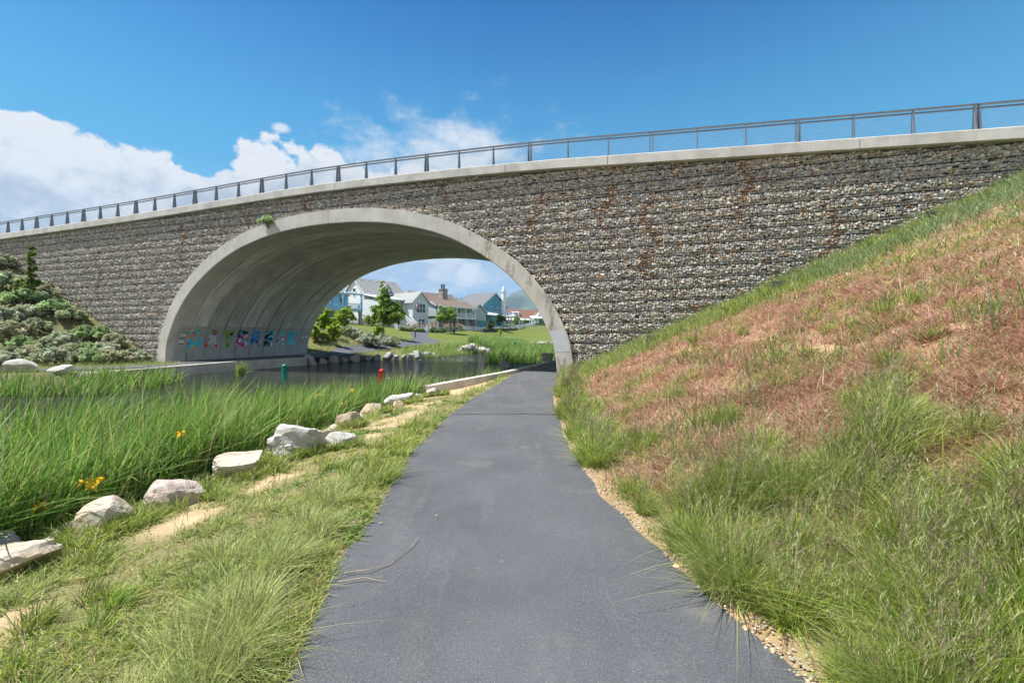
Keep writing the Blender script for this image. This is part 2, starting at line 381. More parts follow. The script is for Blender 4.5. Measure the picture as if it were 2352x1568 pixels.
# ------------------------------------------------------------------ paths
def mat_asphalt():
    m, nt, b = newmat('asphalt')
    v = coords(nt)
    vo = nd(nt, 'ShaderNodeTexVoronoi', Scale=150); nt.links.new(v, vo.inputs['Vector'])
    n1 = noise(nt, v, .7, 5, .6); n2 = noise(nt, v, 95, 3, .75); n3 = noise(nt, mapping(nt, v, (2.2, .35, 1)), 2.0, 4)
    c = mixc(nt, sstep(nt, n1, .3, .7), (.078,.082,.089), (.106,.110,.117))
    c = mixc(nt, mth(nt, 'MULTIPLY', sstep(nt, n3, .55, .7), .35), c, (.118,.116,.114))
    c = mixc(nt, mth(nt, 'MULTIPLY', sstep(nt, n2, .55, .66), .8), c, (.16,.16,.165))
    c = mixc(nt, mth(nt, 'MULTIPLY', sstep(nt, n2, .46, .34), .75), c, (.05,.052,.058))
    sp = mth(nt, 'MULTIPLY', mth(nt, 'GREATER_THAN', nd_out(nt, vo, 'Color'), .88), mth(nt, 'LESS_THAN', vo.outputs['Distance'], .32))
    c = mixc(nt, mth(nt, 'MULTIPLY', sp, .7), c, (.28,.28,.27))
    n5 = noise(nt, v, 1.1, 6, .65); n6 = noise(nt, mapping(nt, v, (1, 1, 1), (7, 3, 0)), .55, 5, .6)
    c = mixc(nt, mth(nt, 'MULTIPLY', sstep(nt, n5, .57, .72), .40), c, (.205, .185, .155))
    c = mixc(nt, mth(nt, 'MULTIPLY', sstep(nt, n6, .55, .66), .30), c, (.055, .057, .062))
    n7 = noise(nt, mapping(nt, v, (1.6, .22, 1), (3, 0, 0)), 1.6, 4, .6); n8 = noise(nt, v, 9, 4, .7)
    c = mixc(nt, mth(nt, 'MULTIPLY', mth(nt, 'MULTIPLY', sstep(nt, n7, .52, .66), sstep(nt, n8, .35, .6)), .3), c, (.16, .162, .165))
    c = mixc(nt, mth(nt, 'MULTIPLY', sstep(nt, n8, .66, .72), .5), c, (.20, .19, .17))
    nt.links.new(c, b.inputs['Base Color']); b.inputs['Roughness'].default_value = .85; b.inputs['Specular IOR Level'].default_value = .25
    bump(nt, b, n2, .5, .006)
    return m
def nd_out(nt, n, name):
    sx = nt.nodes.new('ShaderNodeSeparateColor'); nt.links.new(n.outputs[name], sx.inputs[0]); return sx.outputs[0]
M['asphalt'] = mat_asphalt()
ys = np.concatenate([np.arange(-6, 20.5, .12), np.linspace(20.6, 33, 40)])
Pv = []; Pf = []
jl = (vnoise(ys*0, ys, .5, 5)-.5)*.14; jr = (vnoise(ys*0, ys, .5, 15)-.5)*.14
K = 7
for i, y in enumerate(ys):
    a = pl(XL, y)+jl[i]*(y < 20); c = pl(XR, y)+jr[i]*(y < 20)
    zc = [-.05] + [.012 - .012*abs(2*k/(K-1)-1) for k in range(K)] + [-.05]
    xsn = [a] + [a+(c-a)*k/(K-1) for k in range(K)] + [c]
    Pv += [(xx, y, zz) for xx, zz in zip(xsn, zc)]
    if i:
        for k in range(K+1): Pf.append(((i-1)*(K+2)+k, (i-1)*(K+2)+k+1, i*(K+2)+k+1, i*(K+2)+k))
mb = MB(); mb.V = Pv; mb.F = Pf
structure(mb.build('path', M['asphalt']))
mb = MB()                                        # the joint that crosses the path
pts = [(x, 10.0+.03*math.sin(x*5)+random.uniform(-.012, .012)) for x in np.linspace(-1.36, .96, 26)]
for (a, b_), (c, d_) in zip(pts[:-1], pts[1:]):
    w1 = .012+random.random()*.012
    mb.add([(a, b_-w1, .0165), (c, d_-w1, .0165), (c, d_+w1, .0165), (a, b_+w1, .0165)], [(0, 1, 2, 3)])
structure(mb.build('path_joint', mat_plain('tar_joint', (.035,.035,.037), .8, .3, 9)))
def ribbon(name, C, hw, mat, lift, ground=True, z=None):
    mb = MB(); C = np.asarray(C, float); n = len(C)
    T = np.gradient(C, axis=0); T /= np.linalg.norm(T, axis=1)[:, None]; N = np.stack([-T[:, 1], T[:, 0]], -1)
    w = hw if hasattr(hw, '__len__') else [hw]*n
    J = 5
    for i in range(n):
        for j in range(J):
            p = C[i] + N[i]*w[i]*(2*j/(J-1)-1)
            mb.V.append((p[0], p[1], (gz(p[0], p[1]) if z is None else z) + lift))
        if i:
            for j in range(J-1): mb.F.append(((i-1)*J+j, (i-1)*J+j+1, i*J+j+1, i*J+j))
    return structure(mb.build(name, mat))
M['asphalt_far'] = mat_plain('weathered_asphalt', (.105,.11,.122), .85, .15, 2, 0, .2)
hw = np.interp(FPC[:, 1], [38, 55, 60, 66, 75], [1.1, .95, 1.7, 2.0, 1.5])
ribbon('far_path', FPC, hw, M['asphalt_far'], .05)
mb = MB()                                        # left walkway slab through the underpass
p = [from_sd(-2.1, -.3), from_sd(2.2, -.3), from_sd(2.55, 5.9), from_sd(2.3, 12.4), from_sd(-2.1, 12.4)]
mb.ext([(a, b_, .0) for a, b_ in p], (0, 0, .105))
structure(mb.build('walkway', M['asphalt']))
ribbon('bank_path', cr(LWP, 6), 1.15, M['asphalt_far'], .03)

# ------------------------------------------------------------------ water
def mat_water():
    m, nt, b = newmat('lake_water')
    v = coords(nt)
    b.inputs['Base Color'].default_value = (.028, .034, .020, 1); b.inputs['Roughness'].default_value = .09
    b.inputs['IOR'].default_value = 1.33; b.inputs['Specular IOR Level'].default_value = .5
    n1 = noise(nt, mapping(nt, v, (1.0, 2.4, 1)), 1.7, 4, .6); n2 = noise(nt, mapping(nt, v, (1, 1.8, 1)), 4.5, 3, .6)
    h = mth(nt, 'ADD', n1, mth(nt, 'MULTIPLY', n2, .35))
    bump(nt, b, h, 1.0, .5)
    return m
structure(MB().add([(-60,-20,WZ),(45,-20,WZ),(45,175,WZ),(-60,175,WZ)], [(0,1,2,3)]).build('water', mat_water()))

# ------------------------------------------------------------------ bridge
bridge = thing('bridge', 'stone filled gabion bridge with a wide concrete arch over the water and path', 'bridge', (BO[0], BO[1], 0), BA)
SC = 10.4
half = np.array([(0,8.52),(2,8.45),(4.2,8.18),(6.5,7.6),(8.2,6.88),(9.7,5.98),(11.05,4.9),(12.15,3.6),(12.75,2.6),(13.2,1.5),(13.37,.3),(13.4,-.5)])
hc = cr(half, 5)
def offset(P, o):
    T = np.gradient(P, axis=0); T /= np.linalg.norm(T, axis=1)[:, None]
    N = np.stack([T[:, 1], -T[:, 0]], -1)       # inward for this order
    return P + N*o
N0 = offset(hc, .74); N0[0, 0] = 0; inner = N0
def side(P, sg): return [(SC + sg*a, b_) for a, b_ in P]
def panel(name, d0, d1, sg, mat, gap=.0):
    O = side(hc, sg); I = side(inner, sg); n = len(O); mb = MB()
    O[0] = (O[0][0]+sg*gap, O[0][1]); I[0] = (I[0][0]+sg*gap, I[0][1])
    c = .02
    rings = [(I, d0+c, 0), (I, d1-c, 0), (O, d1, 0), (O, d0, 0)]
    for i in range(n):
        mb.V += [(I[i][0], d0+c, I[i][1]), (I[i][0], d1-c, I[i][1]), (I[i][0]+(O[i][0]-I[i][0])*.05, d1, I[i][1]+(O[i][1]-I[i][1])*.05),
                 (O[i][0], d1, O[i][1]), (O[i][0], d0, O[i][1]), (I[i][0]+(O[i][0]-I[i][0])*.05, d0, I[i][1]+(O[i][1]-I[i][1])*.05)]
    for i in range(n-1):
        for k in range(6): mb.F.append((i*6+k, i*6+(k+1) % 6, (i+1)*6+(k+1) % 6, (i+1)*6+k))
    mb.F.append(tuple(range(6))); mb.F.append(tuple((n-1)*6+k for k in range(6)))
    return mb.build(name, mat, bridge)
def mat_ring():
    m, nt, b = newmat('arch_ring_concrete')
    v = coords(nt); col = (.56, .545, .50)
    n1 = noise(nt, v, 1.1, 6, .6); n2 = noise(nt, mapping(nt, v, (1, 1, .35)), 2.6, 6, .75); n3 = noise(nt, v, 45, 3); n4 = noise(nt, v, .25, 2)
    sx = nt.nodes.new('ShaderNodeSeparateXYZ'); nt.links.new(v, sx.inputs[0])
    c = mixc(nt, sstep(nt, n1, .3, .7), [k*.88 for k in col], [min(1, k*1.1) for k in col])
    right = sstep(nt, sx.outputs['X'], 15.5, 19.5)
    dirt = mth(nt, 'MULTIPLY', sstep(nt, n2, .50, .66), mth(nt, 'ADD', mth(nt, 'MULTIPLY', right, .75), .10))
    c = mixc(nt, dirt, c, (.17, .125, .09))
    c = mixc(nt, mth(nt, 'MULTIPLY', right, .25), c, (.48, .42, .34))
    nt.links.new(c, b.inputs['Base Color']); b.inputs['Roughness'].default_value = .85; b.inputs['Specular IOR Level'].default_value = .2
    bump(nt, b, n3, .25, .01)
    return m
M['ring'] = mat_ring()
PW = 1.18
for sg in (-1, 1):
    panel('arch_ring', -.16, PW-.03, sg, M['ring'], .012)
    for i in range(1, 10): panel('vault_panel', i*PW+.012, (i+1)*PW-.03, sg, M['concrete_vault'], .02)
# dark fill behind the joints
mb = MB(); n = len(hc)
full = side(hc[::-1], -1) + side(hc[1:], 1)
bk = [(SC+(a-SC)*1.004, z+.03) for a, z in full]
for i, (a, z) in enumerate(bk):
    mb.V += [(a, .03, z), (a, 11.7, z)]
    if i: mb.F.append((2*i-2, 2*i-1, 2*i+1, 2*i))
mb.build('joint_filler', M['wall_back'], bridge)
CT = np.array([(-60,8.7),(-40,9.1),(-20.8,9.42),(-5.8,9.60),(5.6,9.87),(10.4,9.93),(15.5,9.87),(21.8,9.69),(25.5,9.49),(32.5,9.09),(38,8.78),(46,8.33),(60,7.5)])
def ctop(s): 
    return np.interp(s, CTs[:, 0], CTs[:, 1])
CTs = cr(CT, 6)
CH = .40
def zarch(s):                                    # outer arch height over s (for wall outline)
    a = abs(s-SC)
    return float(np.interp(a, hc[:, 0], hc[:, 1])) if a < 13.3 else -.6
def spandrel(name, d, thick, mat):
    mb = MB(); ss = list(np.arange(-58, SC-13.4, 2.0)) + [SC-13.4] + list(np.linspace(SC-13.3, SC+13.3, 90)) + [SC+13.4] + list(np.arange(SC+15, 58, 2.0))
    for i, s in enumerate(ss):
        zb = zarch(s)+.02 if abs(s-SC) <= 13.31 else -1.2
        zt = float(ctop(s))-CH-.02
        mb.V += [(s, d, zb), (s, d, zt), (s, d+thick, zb), (s, d+thick, zt)]
        if i:
            o = 4*(i-1)
            mb.F += [(o, o+4, o+5, o+1), (o+2, o+3, o+7, o+6), (o, o+2, o+6, o+4), (o+1, o+5, o+7, o+3)]
    return mb.build(name, mat, bridge)
spandrel('gabion_wall', .14, .5, M['wall_back'])
M['rearwall'] = mat_plain('rear_stone', (.3,.28,.25), .9, .4, 6)
spandrel('rear_wall', 11.2, .55, M['rearwall'])
# stone fill: every stone is real, as the wall's surface pattern
def icosa():
    t = (1+5**.5)/2
    v = np.array([(-1,t,0),(1,t,0),(-1,-t,0),(1,-t,0),(0,-1,t),(0,1,t),(0,-1,-t),(0,1,-t),(t,0,-1),(t,0,1),(-t,0,-1),(-t,0,1)])/math.hypot(1, t)
    f = np.array([(0,11,5),(0,5,1),(0,1,7),(0,7,10),(0,10,11),(1,5,9),(5,11,4),(11,10,2),(10,7,6),(7,1,8),(3,9,4),(3,4,2),(3,2,6),(3,6,8),(3,8,9),(4,9,5),(2,4,11),(6,2,10),(8,6,7),(9,8,1)])
    return v, f
IV, IF = icosa()
def rand_rot(n):
    q = RNG.normal(size=(n, 4)); q /= np.linalg.norm(q, axis=1)[:, None]; w, x, y, z = q.T
    return np.stack([np.stack([1-2*(y*y+z*z), 2*(x*y-z*w), 2*(x*z+y*w)], -1), np.stack([2*(x*y+z*w), 1-2*(x*x+z*z), 2*(y*z-x*w)], -1), np.stack([2*(x*z-y*w), 2*(y*z+x*w), 1-2*(x*x+y*y)], -1)], 1)
def stones_mesh(name, P, S, cols, mat, jit=.28):
    n = len(P)
    v = np.einsum('nij,kj->nki', rand_rot(n), IV) * (1+RNG.uniform(-jit, jit, (n, 12, 1)))
    v = v*S[:, None, :] + P[:, None, :]
    loops = (IF[None]+12*np.arange(n)[:, None, None]).reshape(-1)
    return np_mesh(name, v.reshape(-1, 3), loops, np.arange(0, len(loops), 3), mat, np.repeat(cols, 12, 0))
CHH = .46
sp, ss_, sb = [], [], []
for c in range(-2, 22):
    zc = c*CHH
    for r in range(5):
        s = -24.0 - random.random()*.2
        rowh = (CHH-.055)/5
        while s < 43:
            w = random.choice((.07, .085, .10, .115, .135, .18))*random.uniform(.85, 1.15)
            cs = s+w/2; cz = zc + .035 + rowh*(r+.5) + random.uniform(-.024, .024)
            fr = (r+.5)/5
            dep = .035 - .035*math.sin(math.pi*fr) + random.uniform(-.03, .03) + (.03 if r == 0 else 0)
            sp.append((cs, dep+.035, cz)); ss_.append((w*random.uniform(.56,.72), .085, rowh*random.uniform(.54, .86)))
            s += w
sp = np.array(sp); ss_ = np.array(ss_)
oi = np.interp(np.abs(sp[:, 0]-SC), hc[:, 0], hc[:, 1], right=-9)
wx, wy = from_sd(sp[:, 0], sp[:, 1]*0-.3)
keep = (sp[:, 2] > np.where(np.abs(sp[:, 0]-SC) < 13.4, oi+.02, -1)) & (sp[:, 2] < ctop(sp[:, 0])-CH-.03) & (sp[:, 2] > H(wx, wy)-.3)
keep &= RNG.random(len(sp)) > .012
sp, ss_ = sp[keep], ss_[keep]
pal = np.array([(.57,.545,.50),(.48,.465,.44),(.64,.615,.56),(.38,.37,.365),(.56,.475,.37),(.49,.40,.30),(.73,.70,.645),(.44,.28,.18),(.44,.445,.45)])
ci = RNG.choice(len(pal), len(sp), p=[.2,.17,.15,.1,.12,.07,.09,.03,.07])
scol = pal[ci]*RNG.uniform(.75, 1.2, (len(sp), 1))
# rust stains running down the wall in narrow streaks
for sx0, z0, z1, wd in ((29.1,.9,3.0,.28),(36.0,2.6,4.4,.3),(27.0,4.2,7.6,.25),(30.6,6.2,8.8,.2),(22.0,5.8,8.4,.25),(17.5,7.8,9.4,.2),(9.0,8.6,9.4,.25),(-1.0,6.0,8.8,.25),(4.5,7.2,9.3,.25),(25.2,6.3,8.2,.25),(33.6,3.4,6.8,.25),(-9,4,7.5,.25)):
    m_ = (np.abs(sp[:, 0]-sx0+.25*np.sin(sp[:, 2]*3)) < wd*RNG.uniform(.4, 1.3, len(sp))) & (sp[:, 2] > z0) & (sp[:, 2] < z1) & (RNG.random(len(sp)) < .55)
    scol[m_] = scol[m_]*.35 + np.array((.30,.125,.04))*.65
link('stone_fill', stones_mesh('stone_fill', sp, ss_, scol, M['stone']), bridge)
mb = MB()                                        # welded wire: one line along every course
for c in range(-1, 21):
    zc = c*CHH+.005; run = None
    for s in np.arange(-24, 43.1, .5):
        x_, y_ = from_sd(s, -.3)
        ok = zc < ctop(s)-CH-.05 and (abs(s-SC) > 13.4 or zc > zarch(s)+.1) and zc > gz(x_, y_)-.2
        if ok and run is None: run = s
        if run is not None and (not ok or s >= 43):
            if s-run > .6:
                for dz in (0, .23): mb.beam((run, -.055, zc+dz), (s-.5 if not ok else s, -.055, zc+dz), .018 if dz == 0 else .008, .018 if dz == 0 else .008)
            run = None
for s in np.arange(-23.5, 43, .46):
    x_, y_ = from_sd(s, -.3)
    zb = max(gz(x_, y_)-.1, zarch(s)+.1 if abs(s-SC) < 13.4 else -1)
    if ctop(s)-CH-.1 > zb: mb.beam((s, -.06, zb), (s, -.06, float(ctop(s))-CH-.05), .004, .004)
mb.build('wire_mesh', M['wire'], bridge)
# coping blocks with open joints
joints = [-60,-44,-31,-16.35,-8.15,1.1,11.9,25.55,36.4,47.2,58]
joints = [-60,-45,-34,-23,-12.6,-6.8,1.8,10.9,20.6,25.3,34.4,43.5,58]
for a, b_ in zip(joints[:-1], joints[1:]):
    mb = MB(); ss = np.linspace(a+.012, b_-.012, max(3, int((b_-a)/1.2)))
    for i, s in enumerate(ss):
        t = float(ctop(s))
        mb.V += [(s, -.27, t-CH), (s, -.27, t-.025), (s, -.245, t), (s, .55, t), (s, .55, t-CH)]
        if i:
            for k in range(5): mb.F.append(((i-1)*5+k, (i-1)*5+(k+1) % 5, i*5+(k+1) % 5, i*5+k))
    n_ = len(ss); mb.F.append((0,1,2,3,4)); mb.F.append(tuple((n_-1)*5+k for k in range(5)))
    mb.build('coping_block', M['concrete'], bridge)
mb = MB(); ss = np.linspace(-58, 57, 60)
for i, s in enumerate(ss):
    t = float(ctop(s))-.12
    mb.V += [(s, .56, t-.7), (s, .56, t), (s, 11.9, t), (s, 11.9, t-.7)]
    if i:
        for k in range(4): mb.F.append(((i-1)*4+k, (i-1)*4+(k+1) % 4, i*4+(k+1) % 4, i*4+k))
mb.F.append((0,1,2,3)); mb.F.append(tuple(59*4+k for k in range(4)))
mb.build('deck', M['concrete'], bridge)
# painted band, patch and mural letters on the vault
IL = np.array(side(inner, -1)); IL = IL[np.argsort(IL[:, 1])]
IR = np.array(side(inner, 1)); IR = IR[np.argsort(IR[:, 1])]
def on_vault(d, z, off=.006):
    s = np.interp(z, IL[:, 1], IL[:, 0]); s2 = np.interp(z+.05, IL[:, 1], IL[:, 0])
    nn = np.array([.05, -(s2-s)]); nn /= np.linalg.norm(nn)
    return (s + nn[0]*off, d, z + nn[1]*off)
for i in range(10):
    mb = MB(); zs = np.linspace(.02, 2.36, 14); a, b_ = (.3 if i == 0 else i*PW+.035), (i+1)*PW-.055
    for k, z in enumerate(zs):
        mb.V += [on_vault(a, z, .005), on_vault(b_, z, .005)]
        if k: mb.F.append((2*k-2, 2*k-1, 2*k+1, 2*k))
    mb.build('paint_band', M['paintgrey'], bridge)
mb = MB()
O_, I_ = hc[::-1], inner[::-1]
zs = np.linspace(1.0, 1.95, 8)
for k, z in enumerate(zs):
    so = SC+np.interp(z, hc[::-1, 1], hc[::-1, 0])-.07; si = SC+np.interp(z, inner[::-1, 1], inner[::-1, 0])+.03
    mb.V += [(si, -.166, z), (so, -.166, z+.03)]
    if k: mb.F.append((2*k-2, 2*k-1, 2*k+1, 2*k))
mb.build('paint_patch', M['paintlight'], bridge)
def mat_mural(name, cols, scale, seed):
    m, nt, b = newmat(name)
    v = mapping(nt, coords(nt), (1, 1, 1), (seed*3.7, seed*1.3, seed*2.1))
    w = noise(nt, v, 3.0, 3); 
    vo = nd(nt, 'ShaderNodeTexVoronoi', Scale=scale); nt.links.new(v, vo.inputs['Vector'])
    mp = nt.nodes.new('ShaderNodeVectorMath'); mp.operation = 'MULTIPLY_ADD'
    cn = nd(nt, 'ShaderNodeTexNoise', Scale=4.0); nt.links.new(v, cn.inputs['Vector'])
    nt.links.new(cn.outputs['Color'], mp.inputs[0]); mp.inputs[1].default_value = (.35,.35,.35); nt.links.new(v, mp.inputs[2])
    nt.links.new(mp.outputs[0], vo.inputs['Vector'])
    r = nt.nodes.new('ShaderNodeValToRGB'); r.color_ramp.interpolation = 'CONSTANT'
    nt.links.new(nd_out(nt, vo, 'Color'), r.inputs[0])
    r.color_ramp.elements.remove(r.color_ramp.elements[1]); r.color_ramp.elements[0].position = 0; r.color_ramp.elements[0].color = (*cols[0], 1)
    for i, c in enumerate(cols[1:], 1): e_ = r.color_ramp.elements.new(i/len(cols)); e_.color = (*c, 1)
    nt.links.new(r.outputs[0], b.inputs['Base Color']); b.inputs['Roughness'].default_value = .55
    return m
TEAL, GRN, RED, YEL, ORG, BLU, WHT, BLK, PUR, LGR, CYN, BRN = (.02,.62,.85),(.12,.60,.07),(.80,.04,.04),(.9,.68,.03),(.85,.33,.05),(.03,.32,.85),(.85,.85,.85),(.02,.02,.02),(.55,.04,.28),(.6,.64,.66),(.12,.75,.85),(.45,.2,.08)
letters = [('D',[TEAL,GRN,TEAL,YEL,TEAL,RED,TEAL,ORG,TEAL,TEAL],5),('A',[(.62,.66,.70),WHT,RED,(.62,.66,.70),(.25,.30,.42),RED],4.5),('Y',[GRN,BLK,GRN,RED,GRN,YEL,BRN,GRN],5),('B',[PUR,BLK,PUR,WHT,PUR,TEAL,BLK,PUR],5),
           ('R',[BLU,BLU,BLK,ORG,BLU,BLU,YEL],5),('E',[BLK,TEAL,BLK,BLK,WHT,TEAL,BLK],4),('A',[CYN,WHT,PUR,CYN,CYN,RED],5),('K',[TEAL,GRN,TEAL,CYN,TEAL,BLU,TEAL],5)]
for i, (ch, cols, scl) in enumerate(letters):
    cu = bpy.data.curves.new('letter', 'FONT'); cu.body = ch; cu.size = 1.0; cu.offset = .045 if ch in 'BRA' else .075; cu.resolution_u = 6
    to = bpy.data.objects.new('letter', cu); COL.objects.link(to)
    bpy.context.view_layer.update()
    me = bpy.data.meshes.new_from_object(to.evaluated_get(bpy.context.evaluated_depsgraph_get()))
    bpy.data.objects.remove(to); bpy.data.curves.remove(cu)
    bm = bmesh.new(); bm.from_mesh(me)
    xs = [v.co.x for v in bm.verts]; ysv = [v.co.y for v in bm.verts]; x0, x1, y0, y1 = min(xs), max(xs), min(ysv), max(ysv)
    for k in range(1, 12):
        bmesh.ops.bisect_plane(bm, geom=bm.verts[:]+bm.edges[:]+bm.faces[:], plane_co=(0, y0+(y1-y0)*k/12, 0), plane_no=(0, 1, 0))
    ta = 1.10+PW*i+.02; wd = 1.0 if ch != 'E' else .9
    for v in bm.verts:
        tx = (v.co.x-x0)/(x1-x0); ty = (v.co.y-y0)/(y1-y0)
        v.co = on_vault(ta + tx*wd, .91+1.2*ty, .013)
    bmesh.ops.recalc_face_normals(bm, faces=bm.faces)
    bm.to_mesh(me); bm.free(); me.materials.clear(); me.materials.append(mat_mural('mural_paint', cols, scl, i+1))
    o = link('painted_letter', me, bridge); o['label'] = 'mural letter %s painted in %s' % (ch, ['teal with green and red patches','white, grey and red','green with a dark middle and red foot','purple, black and grey','deep blue with an orange patch','black and teal','pale cyan with white and purple','teal and green'][i])
# rainbow stripes at the head of the first A
for k, c in enumerate([(.4,.03,.02),(.55,.2,.02),(.55,.45,.03),(.05,.25,.06),(.03,.1,.4)]):
    mb = MB(); z1 = 2.105-.055*k; mb.V = [on_vault(a, z, .018) for a, z in ((2.58+.02*k, z1-.055),(2.98+.012*k, z1-.055),(2.97+.01*k, z1),(2.58+.02*k, z1))]; mb.F = [(0,1,2,3)]
    mb.build('rainbow_stripe', mat_plain('stripe_paint', c, .55, .05), bridge)
# notices taped to the vault
def notice(d, z, w, h, label):
    loc = on_vault(d, z, .012); x_, y_ = from_sd(loc[0], loc[1])
    t = thing('paper_notice', label, 'notice', (x_, y_, z), BA + R(90), 'paper notices taped in the underpass')
    t.rotation_euler[0] = math.atan2(on_vault(d, z+h)[0]-on_vault(d, z)[0], h)
    MB().box(-w/2, w/2, -.004, .004, 0, h).build('sheet', M['paper'], t)
    for z0 in (h-.05, -.02): MB().box(-w/2-.01, w/2+.01, -.012, -.006, z0, z0+.05).build('tape', M['ink'], t)
    mb = MB()
    for k in range(5): mb.box(-w*.36, w*(.2+.15*random.random()), -.0065, -.0055, h*(.2+.12*k), h*(.2+.12*k)+.005)
    mb.build('print', M['ink'], t)
notice(.74, 1.62, .27, .33, 'white paper notice with black tape, upper of the pair before the letter D')
notice(.72, 1.20, .27, .33, 'white paper notice with black tape, lower of the pair before the letter D')
notice(10.95, 1.42, .26, .36, 'white paper notice right beside the letter K')
notice(11.35, 1.46, .26, .36, 'white paper notice nearest the far end of the underpass')

# ------------------------------------------------------------------ railing
rl = thing('bridge_railing', 'grey steel railing with thin horizontal cables along the bridge edge', 'railing', (BO[0], BO[1], 0), BA)
DR = .12
def post(s, dbl):
    t = float(ctop(s)); 
    for o in ((-.06, .06) if dbl else (0,)):
        mb = MB()
        mb.ext([(s+o-.02, DR-.14, t), (s+o-.02, DR+.14, t), (s+o-.02, DR+.05, t+.96), (s+o-.02, DR-.05, t+.96)], (.04, 0, 0))
        mb.box(s+o-.045, s+o+.045, DR-.155, DR+.16, t-.002, t+.03)
        mb.build('post', M['rail'], rl)
S0 = 5.42
for k in range(-6, 9):
    for j in range(3):
        s = S0*(k+j/3)
        if -27 < s < 43: post(s, j == 0)
def run_rail(name, dz, w, h, mat, dd=DR, a=-27, b_=43):
    mb = MB(); ss = np.arange(a, b_+.1, 1.8067)
    P = [(s, dd, float(ctop(s))+dz) for s in ss]
    for p, q in zip(P[:-1], P[1:]): mb.beam(p, q, w, h)
    return mb.build(name, mat, rl)
run_rail('top_rail', 1.0, .10, .05, M['rail']); run_rail('mid_rail', .87, .05, .05, M['rail']); run_rail('bottom_rail', .09, .04, .05, M['rail'])
for k in range(9): run_rail('cable', .165+.078*k, .008, .008, M['cable'])

# ------------------------------------------------------------------ channel walls
def wall_run(name, label, P, th, z0, z1, mat):
    mb = MB(); P = [Vector((*p, 0)) for p in P]; n = len(P); vs = []
    for i, p in enumerate(P):
        d = (P[min(i+1, n-1)]-P[max(i-1, 0)]).normalized(); nrm = Vector((-d.y, d.x, 0))
        z1i = z1[i] if hasattr(z1, '__len__') else z1
        mb.V += [(*p.xy, z0), (*p.xy, z1i), (*(p+nrm*th).xy, z1i), (*(p+nrm*th).xy, z0)]
        if i:
            for k in range(4): mb.F.append(((i-1)*4+k, (i-1)*4+(k+1) % 4, i*4+(k+1) % 4, i*4+k))
    mb.F.append((0,1,2,3)); mb.F.append(tuple((n-1)*4+k for k in range(4)))
    return tag(mb.build(name, mat), label, 'wall')
wall_run('retaining_wall', 'low grey concrete retaining wall along the water under the painted letters', [(-18.95,20.8),(-17.05,27.4),(-15.95,30.2),(-14.95,33.0)], .38, -1.4, [.05,.15,.15,.15], M['concrete_cap'])
wall_run('kerb_wall', 'pale concrete kerb wall between the asphalt path and the water', [(3.4,31.6),(2.0,27.3),(-.25,20.8),(-2.75,15.2)], -.3, -1.4, [.06,.06,.07,.05], M['concrete_cap'])

# ------------------------------------------------------------------ grass and reeds (stuff)
def blades_mesh(name, P, h, wd, az, lean, curl, col, segs=3, twist=.6):
    n = len(P); ts = np.linspace(0, 1, segs+1)
    dx, dy = np.cos(az), np.sin(az)
    fa = az + np.pi/2 + RNG.uniform(-twist, twist, n) + np.where(RNG.random(n) < .5, 0, 1.2)
    wx, wy = np.cos(fa), np.sin(fa)
    nv = 2*segs+1; V = np.zeros((n, nv, 3), np.float32)
    for k, t in enumerate(ts):
        ho = h*(lean*t + curl*t*t); zz = h*t*(1-.38*np.clip(curl, 0, 1.8)*t) 
        cx = P[:, 0]+dx*ho; cy = P[:, 1]+dy*ho; cz = P[:, 2]+zz
        if k < segs:
            w = wd*(1-t**1.6)*.5*(1 if k else .8)
            V[:, 2*k, 0] = cx-wx*w; V[:, 2*k, 1] = cy-wy*w; V[:, 2*k, 2] = cz
            V[:, 2*k+1, 0] = cx+wx*w; V[:, 2*k+1, 1] = cy+wy*w; V[:, 2*k+1, 2] = cz
        else: V[:, 2*k, 0] = cx; V[:, 2*k, 1] = cy; V[:, 2*k, 2] = cz
    fl = []
    for k in range(segs-1): fl += [2*k, 2*k+1, 2*k+3, 2*k+2]
    fl += [2*segs-2, 2*segs-1, 2*segs]
    st = [4*k for k in range(segs)]
    loops = (np.array(fl)[None]+nv*np.arange(n)[:, None]).reshape(-1)
    starts = (np.array(st)[None]+len(fl)*np.arange(n)[:, None]).reshape(-1)
    C = np.repeat(col[:, None, :], nv, 1)
    return np_mesh(name, V.reshape(-1, 3), loops, starts, M['blade'], C.reshape(-1, 3))
def polar(n, r0, r1, a0, a1, e=1.0):
    u = RNG.random(n)
    if e == 1.0: r = r0*(r1/r0)**u
    else: r = (r0**(1-e)+u*(r1**(1-e)-r0**(1-e)))**(1/(1-e))
    a = np.radians(RNG.uniform(a0, a1, n)); return r*np.sin(a), r*np.cos(a), r
def pick(cols, n, p=None, var=.2):
    c = np.array(cols)[RNG.choice(len(cols), n, p=p)]
    return c*RNG.uniform(1-var, 1+var, (n, 1))*RNG.uniform(1-var*.35, 1+var*.35, (n, 3))
def stuff(name, me, label, cat='grass'):
    return tag(link(name, me), label, cat, None, 'stuff')
def lod(r, p=.75): return np.clip((r/3.0)**p, .8, 8)
GRN1, GRN2, YGR, STRAW, DRY, BLG = (.105,.215,.03), (.22,.32,.04), (.38,.43,.09), (.56,.51,.25), (.36,.29,.15), (.19,.28,.17)

